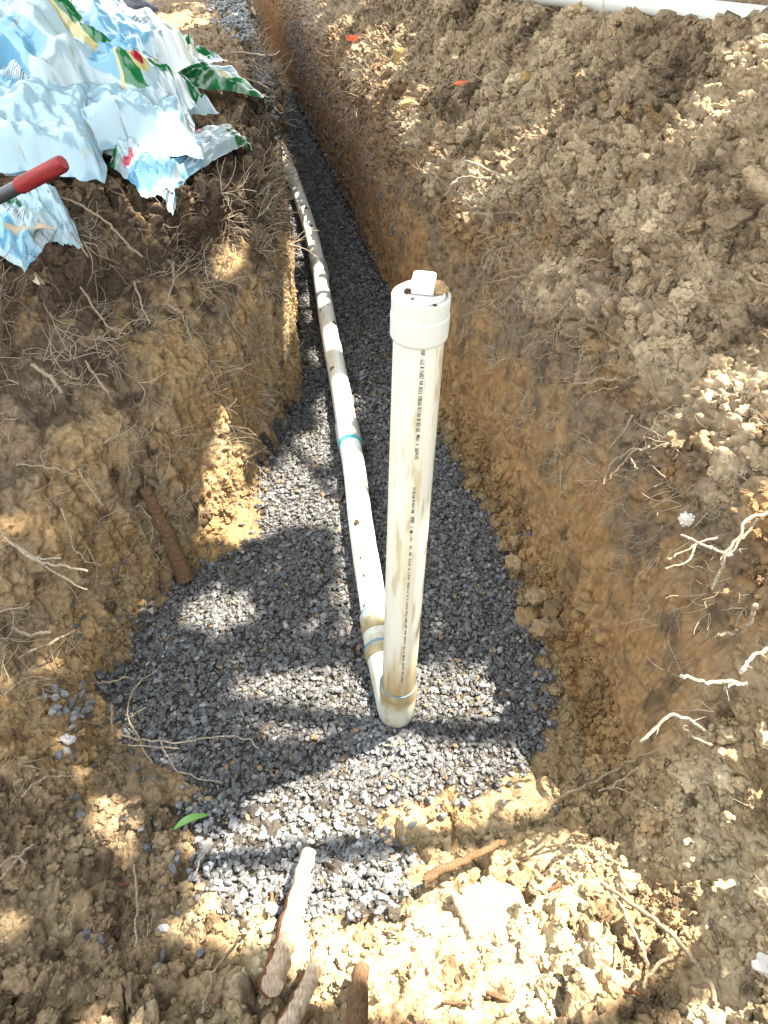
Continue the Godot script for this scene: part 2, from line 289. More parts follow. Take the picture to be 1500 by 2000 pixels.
# A tube along points with a radius at each; u runs round, v along in metres.
func tube(st: SurfaceTool, pts: PackedVector3Array, radii: PackedFloat32Array, sides := 8, rough := 0.0, caps := true) -> void:
	var n := pts.size()
	var up := Vector3(0.31, 0.93, 0.2)
	var first: Array = []
	var along := 0.0
	var rings: Array = []
	for i in n:
		var dir := (pts[mini(i + 1, n - 1)] - pts[maxi(i - 1, 0)]).normalized()
		if absf(dir.dot(up)) > 0.95:
			up = Vector3(1, 0.1, 0.2)
		var a := (up - dir * up.dot(dir)).normalized()
		var b := dir.cross(a)
		up = a
		if i > 0:
			along += pts[i].distance_to(pts[i - 1])
		var ring: Array = []
		for k in sides + 1:
			var t := TAU * (k % sides) / sides
			var out := a * cos(t) + b * sin(t)
			var rad := radii[i]
			if rough > 0.0:
				rad *= 1.0 + rough * fine.get_noise_3dv((pts[i] + out * radii[i]) * 6.0)
			ring.append([pts[i] + out * rad, out, Vector2(float(k) / sides, along)])
		rings.append(ring)
	for i in n - 1:
		for k in sides:
			for q: Array in [[0, 0], [0, 1], [1, 1], [0, 0], [1, 1], [1, 0]]:
				var v: Array = rings[i + q[1]][k + q[0]]
				st.set_normal(v[1])
				st.set_uv(v[2])
				st.add_vertex(v[0])
	if caps:
		for e in 2:
			var ring: Array = rings[0] if e == 0 else rings[n - 1]
			var c := pts[0] if e == 0 else pts[n - 1]
			var nor := (pts[0] - pts[1]).normalized() if e == 0 else (pts[n - 1] - pts[n - 2]).normalized()
			for k in sides:
				var one: Vector3 = ring[k][0]
				var two: Vector3 = ring[k + 1][0]
				for v: Vector3 in ([c, one, two] if e == 0 else [c, two, one]):
					st.set_normal(nor)
					st.set_uv(Vector2(0.5, 0.0 if e == 0 else along))
					st.add_vertex(v)


# A smooth path through a few points.
func path(pts: Array, step := 6, wobble := 0.0) -> PackedVector3Array:
	var out := PackedVector3Array()
	var n := pts.size()
	for i in n - 1:
		var a: Vector3 = pts[maxi(i - 1, 0)]
		var b: Vector3 = pts[i]
		var c: Vector3 = pts[i + 1]
		var d: Vector3 = pts[mini(i + 2, n - 1)]
		for k in step:
			var p := b.cubic_interpolate(c, a, d, float(k) / step)
			if wobble > 0.0:
				p += Vector3(fine.get_noise_3dv(p * 2.2 + Vector3(9, 0, 0)), fine.get_noise_3dv(p * 2.2 + Vector3(0, 31, 0)), fine.get_noise_3dv(p * 2.2 + Vector3(0, 0, 57))) * wobble
			out.append(p)
	out.append(pts[n - 1])
	return out


func tapered(n: int, r0: float, r1: float) -> PackedFloat32Array:
	var out := PackedFloat32Array()
	for i in n:
		out.append(lerpf(r0, r1, float(i) / maxi(1, n - 1)))
	return out


# A profile of (radius, height) turned round the y axis.
func lathe(profile: Array, sides := 48, smooth := false) -> ArrayMesh:
	var st := start()
	if not smooth:
		st.set_smooth_group(-1)
	for i in profile.size() - 1:
		var a: Vector2 = profile[i]
		var b: Vector2 = profile[i + 1]
		var slope := Vector2(b.y - a.y, a.x - b.x).normalized()
		for k in sides:
			for q: Array in [[0, 0], [1, 0], [1, 1], [0, 0], [1, 1], [0, 1]]:
				var t: float = TAU * (k + q[0]) / sides
				var p := a if q[1] == 0 else b
				st.set_normal(Vector3(cos(t) * slope.x, slope.y, sin(t) * slope.x))
				st.set_uv(Vector2(float(k + q[0]) / sides, p.y))
				st.add_vertex(Vector3(cos(t) * p.x, p.y, sin(t) * p.x))
	return st.commit()


# A closed lump: a subdivided icosahedron pushed in and out.
func lump(seed_: int, cuts: int, jag: float, subdiv: int, squash := Vector3.ONE, smooth := true) -> ArrayMesh:
	var t := (1.0 + sqrt(5.0)) / 2.0
	var v: Array = [Vector3(-1, t, 0), Vector3(1, t, 0), Vector3(-1, -t, 0), Vector3(1, -t, 0), Vector3(0, -1, t), Vector3(0, 1, t), Vector3(0, -1, -t), Vector3(0, 1, -t), Vector3(t, 0, -1), Vector3(t, 0, 1), Vector3(-t, 0, -1), Vector3(-t, 0, 1)]
	for i in v.size():
		v[i] = v[i].normalized()
	var f: Array = [0, 11, 5, 0, 5, 1, 0, 1, 7, 0, 7, 10, 0, 10, 11, 1, 5, 9, 5, 11, 4, 11, 10, 2, 10, 7, 6, 7, 1, 8, 3, 9, 4, 3, 4, 2, 3, 2, 6, 3, 6, 8, 3, 8, 9, 4, 9, 5, 2, 4, 11, 6, 2, 10, 8, 6, 7, 9, 8, 1]
	for s in subdiv:
		var g: Array = []
		var mid := {}
		for i in range(0, f.size(), 3):
			var m: Array = []
			for k in 3:
				var a: int = f[i + k]
				var b: int = f[i + (k + 1) % 3]
				var key := Vector2i(mini(a, b), maxi(a, b))
				if not mid.has(key):
					mid[key] = v.size()
					v.append(((v[a] + v[b]) / 2.0).normalized())
				m.append(mid[key])
			g.append_array([f[i], m[0], m[2], f[i + 1], m[1], m[0], f[i + 2], m[2], m[1], m[0], m[1], m[2]])
		f = g
	var own := RandomNumberGenerator.new()
	own.seed = seed_
	var planes: Array = []
	for i in cuts:
		planes.append([Vector3(own.randf_range(-1, 1), own.randf_range(-1, 1), own.randf_range(-1, 1)).normalized(), own.randf_range(0.48, 0.8)])
	var shift := Vector3(seed_ * 3.7, seed_ * 1.3, 0)
	for i in v.size():
		var p: Vector3 = v[i]
		for c: Array in planes:
			var over: float = p.dot(c[0]) - c[1]
			if over > 0.0:
				p -= c[0] * over
		if jag > 0.0:
			p *= 1.0 + jag * (clod[1].get_noise_3dv(v[i] * 0.11 + shift) * -1.0 - 0.45) + jag * 0.6 * fine.get_noise_3dv(v[i] * 0.1 + shift)
		v[i] = p * squash
	var st := start()
	st.set_smooth_group(0 if smooth else -1)
	for i in range(0, f.size(), 3):
		for k in [0, 2, 1]:
			st.set_uv(Vector2(v[f[i + k]].x, v[f[i + k]].z))
			st.add_vertex(v[f[i + k]])
	if smooth:
		st.index()
	st.generate_normals()
	return st.commit()


func many(called: String, parent: Node, mesh: Mesh, mat: Material, where: Array, colors: PackedColorArray) -> void:
	if where.is_empty():
		return
	var mm := MultiMesh.new()
	mm.transform_format = MultiMesh.TRANSFORM_3D
	mm.use_colors = true
	mm.mesh = mesh
	mm.instance_count = where.size()
	for i in where.size():
		mm.set_instance_transform(i, where[i])
		mm.set_instance_color(i, colors[i])
	var o := MultiMeshInstance3D.new()
	o.name = called
	o.multimesh = mm
	o.material_override = mat
	o.set_meta("kind", "stuff")
	parent.add_child(o, true)


# ---------------------------------------------------------------- noises and materials

func noise(kind: int, freq: float, seed_: int, octaves := 1) -> FastNoiseLite:
	var n := FastNoiseLite.new()
	n.noise_type = kind
	n.seed = seed_
	n.frequency = freq
	n.fractal_type = FastNoiseLite.FRACTAL_FBM if octaves > 1 else FastNoiseLite.FRACTAL_NONE
	n.fractal_octaves = octaves
	n.cellular_return_type = FastNoiseLite.RETURN_DISTANCE
	n.cellular_jitter = 1.0
	return n


func make_noises() -> void:
	broad = noise(FastNoiseLite.TYPE_SIMPLEX_SMOOTH, 1.6, 3, 3)
	fine = noise(FastNoiseLite.TYPE_SIMPLEX_SMOOTH, 9.0, 5, 3)
	tint = noise(FastNoiseLite.TYPE_SIMPLEX_SMOOTH, 2.4, 8, 4)
	clod = [noise(FastNoiseLite.TYPE_CELLULAR, 6.0, 11), noise(FastNoiseLite.TYPE_CELLULAR, 15.0, 12), noise(FastNoiseLite.TYPE_CELLULAR, 36.0, 13)]
	gap = noise(FastNoiseLite.TYPE_CELLULAR, 10.5, 14)
	gap.cellular_return_type = FastNoiseLite.RETURN_DISTANCE2_SUB
	block = noise(FastNoiseLite.TYPE_CELLULAR, 10.5, 14)
	block.cellular_return_type = FastNoiseLite.RETURN_CELL_VALUE


func noise_texture(kind: int, freq: float, seed_: int, octaves: int, low: Color, high: Color, side := 512, mid := -1.0) -> NoiseTexture2D:
	var t := NoiseTexture2D.new()
	var n := noise(kind, freq, seed_, octaves)
	t.noise = n
	t.width = side
	t.height = side
	t.seamless = true
	t.seamless_blend_skirt = 0.2
	var ramp := Gradient.new()
	ramp.set_color(0, low)
	ramp.set_color(1, high)
	if mid >= 0.0:
		ramp.set_offset(0, mid)
	t.color_ramp = ramp
	return t


var m := {}


func plain(c: Color, rough := 0.8, specular := 0.5) -> StandardMaterial3D:
	var k := StandardMaterial3D.new()
	k.albedo_color = c
	k.roughness = rough
	k.metallic_specular = specular
	return k


func make_materials() -> void:
	var grain := noise_texture(FastNoiseLite.TYPE_SIMPLEX_SMOOTH, 0.025, 21, 5, Color(0.66, 0.64, 0.62), Color(1, 1, 1))
	var crumbs := noise_texture(FastNoiseLite.TYPE_CELLULAR, 0.035, 22, 3, Color.WHITE, Color.BLACK)
	var soil := plain(Color.WHITE, 0.95, 0.25)
	soil.vertex_color_use_as_albedo = true
	soil.albedo_texture = grain
	soil.heightmap_enabled = true
	soil.heightmap_texture = crumbs
	soil.heightmap_scale = 1.3
	soil.uv1_triplanar = true
	soil.uv1_world_triplanar = true
	soil.uv1_scale = Vector3(2.7, 2.7, 2.7)
	m.soil = soil
	var wall := soil.duplicate()
	wall.heightmap_scale = 0.4
	wall.uv1_scale = Vector3(3.0, 0.9, 3.0)
	wall.roughness = 0.85
	wall.metallic_specular = 0.35
	m.wall = wall
	var clods := plain(Color.WHITE, 0.95, 0.2)
	clods.vertex_color_use_as_albedo = true
	clods.albedo_texture = grain
	clods.heightmap_enabled = true
	clods.heightmap_texture = crumbs
	clods.heightmap_scale = 0.8
	clods.uv1_triplanar = true
	clods.uv1_world_triplanar = true
	clods.uv1_scale = Vector3(4.1, 4.1, 4.1)
	m.clods = clods
	var stone := plain(Color.WHITE, 0.62, 0.5)
	stone.vertex_color_use_as_albedo = true
	stone.albedo_texture = grain
	stone.uv1_triplanar = true
	stone.uv1_world_triplanar = true
	stone.uv1_scale = Vector3(6, 6, 6)
	m.stone = stone
	m.slates = []
	for c: Color in [lin(0.062, 0.065, 0.069), lin(0.085, 0.088, 0.093), lin(0.115, 0.12, 0.125), lin(0.07, 0.07, 0.07), lin(0.16, 0.167, 0.172), lin(0.10, 0.105, 0.112)]:
		var s := stone.duplicate()
		s.vertex_color_use_as_albedo = false
		s.albedo_color = c
		m.slates.append(s)
	var bark := noise_texture(FastNoiseLite.TYPE_SIMPLEX_SMOOTH, 0.03, 31, 4, Color(0.5, 0.46, 0.42), Color(1, 1, 1), 256)
	m.root = plain(lin(0.35, 0.285, 0.20), 0.8, 0.3)
	m.root_white = plain(lin(0.43, 0.37, 0.28), 0.75, 0.35)
	for k: StandardMaterial3D in [m.root, m.root_white]:
		k.albedo_texture = bark
		k.uv1_triplanar = true
		k.uv1_scale = Vector3(12, 12, 12)
		k.heightmap_enabled = true
		k.heightmap_texture = bark
		k.heightmap_scale = 0.15
	var hair := plain(Color.WHITE, 0.85, 0.2)
	hair.vertex_color_use_as_albedo = true
	m.hair = hair
	m.pvc = plain(lin(0.50, 0.485, 0.41), 0.45, 0.4)
	m.pvc_white = plain(lin(0.44, 0.445, 0.40), 0.45, 0.4)
	m.primer_blue = plain(lin(0.12, 0.19, 0.24), 0.7, 0.2)
	m.primer_teal = plain(lin(0.05, 0.42, 0.48), 0.4)
	m.primer_purple = plain(lin(0.30, 0.10, 0.42), 0.4)
	m.ink = plain(lin(0.05, 0.05, 0.06), 0.6, 0.3)
	m.mud = plain(lin(0.33, 0.235, 0.13), 0.95, 0.2)
	m.mud_dark = plain(lin(0.07, 0.045, 0.03), 0.9, 0.3)
	for k: StandardMaterial3D in [m.mud, m.mud_dark]:
		k.albedo_texture = grain
		k.uv1_triplanar = true
		k.uv1_scale = Vector3(9, 9, 9)


# ---------------------------------------------------------------- the ground

func smooth_step(a: float, b: float, x: float) -> float:
	return smoothstep(a, b, x)


func profile(dist: float) -> PackedVector2Array:
	var k := 0
	while k < STATIONS.size() - 2 and STATIONS[k + 1][0] < dist:
		k += 1
	var a: Array = STATIONS[k]
	var b: Array = STATIONS[k + 1]
	var z: Array = STATIONS[maxi(k - 1, 0)]
	var y: Array = STATIONS[mini(k + 2, STATIONS.size() - 1)]
	var w: float = b[0] - a[0]
	var t := clampf((dist - a[0]) / w, 0.0, 1.0)
	var t2 := t * t
	var t3 := t2 * t
	var out := PackedVector2Array()
	for i in 14:
		var q: Array = [0.0, 0.0]
		for c in 2:
			var e := 1 + 2 * i + c
			var m0: float = (b[e] - z[e]) / maxf(b[0] - z[0], 0.01) * w * 0.7
			var m1: float = (y[e] - a[e]) / maxf(y[0] - a[0], 0.01) * w * 0.7
			if dist > 8.3 or dist < 0.0:
				m0 = b[e] - a[e]
				m1 = m0
			q[c] = (2 * t3 - 3 * t2 + 1) * a[e] + (t3 - 2 * t2 + t) * m0 + (-2 * t3 + 3 * t2) * b[e] + (t3 - t2) * m1
		out.append(Vector2(q[0], q[1]))
	return out


func in_gravel(x: float, dist: float) -> bool:
	return Geometry2D.is_point_in_polygon(Vector2(x, dist), gravel_edge)


func mixed(a: Color, b: Color, t: float) -> Color:
	return a.lerp(b, clampf(t, 0.0, 1.0))


func build_ground() -> void:
	var d := -20.0
	while d < 44.9:
		row_at.append(d)
		if d < -1.0:
			d += 1.5
		elif d < -0.45:
			d += 0.06
		elif d < 3.3:
			d += 0.0075
		elif d < 6.0:
			d += 0.0075 + (d - 3.3) * 0.0035
		elif d < 16.5:
			d += 0.018 + (d - 6.0) * 0.012
		else:
			d += 3.0
	row_at.append(45.0)
	for s in SEGMENTS.size():
		for k in SEGMENTS[s]:
			col_at.append(s + float(k) / SEGMENTS[s])
	col_at.append(13.0)
	cols = col_at.size()
	rows = row_at.size()
	rough_base.resize(rows * cols)
	# which two points each of three taps lies between: rounds the corners of the profile
	for i in rows:
		var dist := row_at[i]
		var p := profile(dist)
		for j in cols:
			var s := col_at[j]
			var q := Vector2.ZERO
			for tap in 3:
				var u := clampf(s + (tap - 1) * 0.13, 0.0, 12.9999)
				var k := int(u)
				q += p[k].lerp(p[k + 1], u - k)
			q /= 3.0
			if s < 0.5:
				q.x = p[0].x + (p[1].x - p[0].x) * s
			var y := q.y
			if s < 4.0:
				y += 0.28 * exp(-pow((q.x + 2.15) / 0.85, 2) - pow((dist - 4.9) / 1.2, 2))
			rough_base[i * cols + j] = Vector3(q.x, y, -dist)
	ground.resize(rows * cols)
	ground_n.resize(rows * cols)
	ground_c.resize(rows * cols)
	for i in rows:
		var dist := row_at[i]
		for j in cols:
			var at := i * cols + j
			var p := rough_base[at]
			var ni := rough_base[at + cols if i < rows - 1 else at] - rough_base[at - cols if i > 0 else at]
			var nj := rough_base[at + 1 if j < cols - 1 else at] - rough_base[at - 1 if j > 0 else at]
			var n := nj.cross(ni).normalized()
			var s := col_at[j]
			var k := mini(int(s), 12)
			var w: float = lerpf(WEIGHT[k], WEIGHT[k + 1], s - k)
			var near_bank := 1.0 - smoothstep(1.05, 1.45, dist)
			if s > 2.6 and s < 5.1:
				w = lerpf(0.95, 0.24, smoothstep(3.15, 3.5, s))
			w = lerpf(w, 0.85, near_bank * 0.9)
			var g := false
			if dist > 0.7 and dist < 13.0 and s > 4.85 and s < 8.1:
				g = in_gravel(p.x + 0.05 * fine.get_noise_2d(p.x * 1.4, dist * 1.4), dist + 0.06 * fine.get_noise_2d(p.x * 1.4 + 40.0, dist * 1.4))
				if g:
					w *= 0.2
			var push := 0.0
			var a := broad.get_noise_3dv(p)
			var f := fine.get_noise_3dv(p)
			var hollow := 0.0
			var shade := 0.0
			if p.x > -7.0 and p.x < 6.0 and dist > -0.5 and dist < 17.0:
				var warp := Vector3(f, a, -f) * 0.02
				var c0 := clampf(-clod[0].get_noise_3dv(p + warp * 2.0), 0.0, 1.0)
				var c1 := clampf(-clod[1].get_noise_3dv(p + warp), 0.0, 1.0)
				var c2 := clampf(-clod[2].get_noise_3dv(p), 0.0, 1.0)
				var patch := smoothstep(-0.22, 0.28, a + 0.35 * f) * 1.25 - 0.1
				var wp := p + Vector3(f, fine.get_noise_3d(p.x + 7.0, p.y, p.z), fine.get_noise_3d(p.x, p.y + 9.0, p.z)) * 0.03
				var split := smoothstep(0.0, 0.30, gap.get_noise_3dv(wp) + 1.0)
				var each := block.get_noise_3dv(wp)
				shade = each * split
				if s > 2.75 and s < 3.3 and dist > 1.6:
					push += 0.05 * smoothstep(2.75, 3.0, s) * (1.0 - smoothstep(3.15, 3.3, s))
				push += w * (0.07 * a + 0.10 * (c0 - 0.72) * (0.35 + 0.65 * patch) + (0.045 * (split - 0.8) + 0.032 * each * split) * (0.35 + 0.65 * patch) + 0.055 * (c1 - 0.6) * (0.35 + 0.65 * patch) + 0.040 * (c2 - 0.5) * (1.25 - 0.6 * patch) + 0.026 * f)
				hollow = c1 * c0
				if s > 7.6 and s < 10.4 and dist > 1.1:
					# bucket teeth left faint upright grooves in the cut clay
					var cut := 1.0 - w
					push += cut * (0.030 * fine.get_noise_3d(p.x * 1.2, p.y * 0.16, p.z * 1.6) + 0.010 * (clod[2].get_noise_3d(p.x * 0.8, p.y * 0.25, p.z * 0.8) + 0.5) * smoothstep(-0.1, 0.4, f) + 0.02 * broad.get_noise_3d(p.x * 1.4, p.y * 0.35, p.z * 1.4) + 0.006 * f)
				elif s > 3.2 and s < 5.2 and dist > 1.5:
					var cut := smoothstep(3.2, 3.6, s)
					push -= 0.10 * smoothstep(3.22, 3.36, s) * (1.0 - smoothstep(3.42, 3.75, s)) * smoothstep(-0.2, 0.25, broad.get_noise_3d(p.x * 1.3 + 5.0, 0.0, p.z * 1.3))
					push += cut * (0.030 * fine.get_noise_3d(p.x * 1.5, p.y * 0.18, p.z * 1.5) + 0.035 * broad.get_noise_3d(p.x * 2.0, p.y * 0.5, p.z * 2.0) + 0.006 * f)
				elif s > 2.8 and s < 5.2:
					push += 0.035 * broad.get_noise_3d(p.x * 2.2, p.y * 0.8, p.z * 2.2) + 0.014 * fine.get_noise_3d(p.x * 1.1, p.y * 0.35, p.z * 1.1)
			else:
				push = 0.06 * a
			ground[at] = p + n * (push - 0.006)
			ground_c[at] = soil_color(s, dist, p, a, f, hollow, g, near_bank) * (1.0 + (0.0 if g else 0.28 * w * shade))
	for i in rows:
		for j in cols:
			var at := i * cols + j
			var ni := ground[at + cols if i < rows - 1 else at] - ground[at - cols if i > 0 else at]
			var nj := ground[at + 1 if j < cols - 1 else at] - ground[at - 1 if j > 0 else at]
			ground_n[at] = nj.cross(ni).normalized()
	var near := 0
	while row_at[near] < 1.2:
		near += 1
	sheet("ground", "brown level ground on the left bank where the bags lie", 0, rows - 1, 0.0, 2.4, m.soil)
	sheet("pit_bank", "pale lumpy soil bank at the near end of the pit", 0, near, 2.4, 10.3, m.soil)
	sheet("trench_wall", "ochre left wall of the trench with dark topsoil and roots", near, rows - 1, 2.4, 5.1, m.soil)
	sheet("trench_floor", "bottom of the trench under and beside the gravel", near, rows - 1, 5.1, 7.9, m.soil)
	sheet("trench_wall", "smooth orange brown right wall of the trench", near, rows - 1, 7.9, 10.3, m.wall)
	sheet("spoil_heap", "long heap of lumpy brown dug soil along the right side", 0, rows - 1, 10.3, 13.0, m.soil)


func soil_color(s: float, dist: float, p: Vector3, a: float, f: float, hollow: float, g: bool, near_bank: float) -> Color:
	var c1 := tint.get_noise_3dv(p)
	var c2 := tint.get_noise_3d(p.x * 3.1 + 20.0, p.y * 3.1, p.z * 3.1)
	if s > 9.6 and s < 10.4:
		var low := soil_color(9.59, dist, p, a, f, hollow, g, near_bank)
		var high := soil_color(10.41, dist, p, a, f, hollow, g, near_bank)
		return mixed(low, high, smoothstep(9.6, 10.4, s + 0.7 * c1 + 0.5 * c2))
	var ochre := Color(0.32, 0.215, 0.105)
	var orange := Color(0.285, 0.165, 0.072)
	var brown := Color(0.19, 0.138, 0.085)
	var dark := Color(0.062, 0.045, 0.032)
	var tan := Color(0.33, 0.26, 0.17)
	var out: Color
	if s > 10.0:
		out = mixed(brown * 1.28, tan * 1.25, 0.45 + 1.1 * c1 + 0.5 * c2)
		out = mixed(out, dark, smoothstep(0.12, 0.5, -c1 + 0.6 * c2) * 0.7)
		out = mixed(out, ochre, smoothstep(0.25, 0.5, c2) * 0.5)
		out = mixed(out, brown, smoothstep(5.0, 9.0, dist) * 0.5)
	elif s > 7.7:
		var up := (s - 8.0) / 2.0
		var streak := tint.get_noise_3d(p.x * 5.0, p.y * 0.8, p.z * 5.0)
		out = mixed(Color(0.265, 0.155, 0.066), Color(0.31, 0.21, 0.10), 0.35 + 0.9 * streak + 0.5 * c1)
		out = mixed(out, Color(0.12, 0.072, 0.036), smoothstep(0.05, 0.45, c1 + 0.4 * streak) * 0.7)
		out = mixed(out, brown * 0.85, smoothstep(0.45, 0.95, up + 0.5 * c1))
		out = mixed(out, dark, smoothstep(0.18, 0.5, c2 + 0.4 * streak + 0.3 * (up - 0.5)) * 0.6)
		out = mixed(out, Color(0.235, 0.13, 0.065), smoothstep(4.0, 7.0, dist) * 0.6)
	elif s > 4.9:
		out = mixed(brown, ochre, 0.5 + c1)
		if s > 7.0:
			out = mixed(out, Color(0.21, 0.155, 0.085), 0.7)
	elif s > 2.3:
		var up := clampf((5.0 - s) / 2.2, 0.0, 1.0)
		out = mixed(ochre, tan, 0.35 + 1.2 * c1)
		var smear := tint.get_noise_3d(p.x * 5.0, p.y * 0.9, p.z * 5.0)
		out = mixed(out, orange, smoothstep(0.1, 0.5, c2 + 0.5 * smear) * 0.7)
		out = mixed(out, brown, smoothstep(0.1, 0.5, smear - 0.3 * c1) * 0.6)
		out = mixed(out, brown, smoothstep(0.3, 0.75, up + 0.7 * c1))
		out = mixed(out, dark, smoothstep(0.22, 0.5, 0.62 * smoothstep(4.0, 3.25, s) + 0.75 * c2 + 0.35 * c1) * 0.9)
		var left := smoothstep(-1.0, -1.9, p.x)
		out = mixed(out, Color(0.25, 0.19, 0.125), left * 0.5)
	else:
		out = mixed(Color(0.25, 0.175, 0.105), tan, 0.2 + c1)
		out = mixed(out, dark, smoothstep(0.3, 0.6, c2) * 0.5)
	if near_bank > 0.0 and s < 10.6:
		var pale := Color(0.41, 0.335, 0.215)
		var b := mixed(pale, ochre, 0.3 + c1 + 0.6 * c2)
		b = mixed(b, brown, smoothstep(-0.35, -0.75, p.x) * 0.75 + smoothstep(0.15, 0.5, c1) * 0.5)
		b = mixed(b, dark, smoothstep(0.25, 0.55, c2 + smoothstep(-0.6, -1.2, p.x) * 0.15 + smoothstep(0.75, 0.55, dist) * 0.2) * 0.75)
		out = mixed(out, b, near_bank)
	if g:
		out = mixed(Color(0.035, 0.036, 0.038), out, 0.12)  # floor painted darker than the stones so their gaps look shaded
	return out


func sheet(called: String, label: String, r0: int, r1: int, s0: float, s1: float, mat: Material) -> void:
	var c0 := 0
	while col_at[c0] < s0 - 0.0001:
		c0 += 1
	var c1 := c0
	while c1 < cols - 1 and col_at[c1] < s1 - 0.0001:
		c1 += 1
	var w := c1 - c0 + 1
	var v := PackedVector3Array()
	var n := PackedVector3Array()
	var c := PackedColorArray()
	for i in range(r0, r1 + 1):
		v.append_array(ground.slice(i * cols + c0, i * cols + c1 + 1))
		n.append_array(ground_n.slice(i * cols + c0, i * cols + c1 + 1))
		c.append_array(ground_c.slice(i * cols + c0, i * cols + c1 + 1))
	var idx := PackedInt32Array()
	idx.resize((r1 - r0) * (w - 1) * 6)
	var e := 0
	for i in r1 - r0:
		for j in w - 1:
			var q := i * w + j
			idx[e] = q
			idx[e + 1] = q + w
			idx[e + 2] = q + 1
			idx[e + 3] = q + 1
			idx[e + 4] = q + w
			idx[e + 5] = q + w + 1
			e += 6
	var arrays := []
	arrays.resize(Mesh.ARRAY_MAX)
	arrays[Mesh.ARRAY_VERTEX] = v
	arrays[Mesh.ARRAY_NORMAL] = n
	arrays[Mesh.ARRAY_COLOR] = c
	arrays[Mesh.ARRAY_INDEX] = idx
	var mesh := ArrayMesh.new()
	mesh.add_surface_from_arrays(Mesh.PRIMITIVE_TRIANGLES, arrays)
	tag(put(called, mesh, mat), label, "", "", "structure")


func row_of(dist: float) -> int:
	return clampi(row_at.bsearch(dist), 0, rows - 1)


# The made surface at a distance and a place across (0 far left .. 13 far right).
func surface(dist: float, s: float) -> int:
	return row_of(dist) * cols + clampi(col_at.bsearch(s), 0, cols - 1)


# The made surface straight below a place.
func below(x: float, dist: float) -> int:
	var i := row_of(dist) * cols
	var lo := 0
	var hi := cols - 1
	while hi - lo > 1:
		var mid := (lo + hi) / 2
		if ground[i + mid].x > x:
			hi = mid
		else:
			lo = mid
	return i + lo


func height(x: float, dist: float) -> float:
	return ground[below(x, dist)].y


# ---------------------------------------------------------------- gravel and clods

func stone_basis(size: float, flat: float) -> Basis:
	var up := Vector3(r(-flat, flat), 1.0, r(-flat, flat)).normalized()
	var side := up.cross(Vector3(r(-1, 1), r(-0.2, 0.2), r(-1, 1))).normalized()
	var b := Basis(side, up, side.cross(up))
	return b.scaled_local(Vector3(size * r(1.05, 1.5), size * r(0.42, 0.75), size * r(0.75, 1.05)))


func slate() -> Color:
	var k := rng.randf()
	var v := 0.056 + 0.115 * rng.randf() * rng.randf() + (0.06 if k > 0.84 else 0.0) + (0.10 if k > 0.965 else 0.0)
	var c := Color(v * 0.97, v * 1.0, v * 1.04)
	if k < 0.03:
		c = Color(0.20, 0.13, 0.065)
	elif k < 0.12:
		c = Color(v * 1.05, v * 0.98, v * 0.9)
	return c


var stones: Array = []


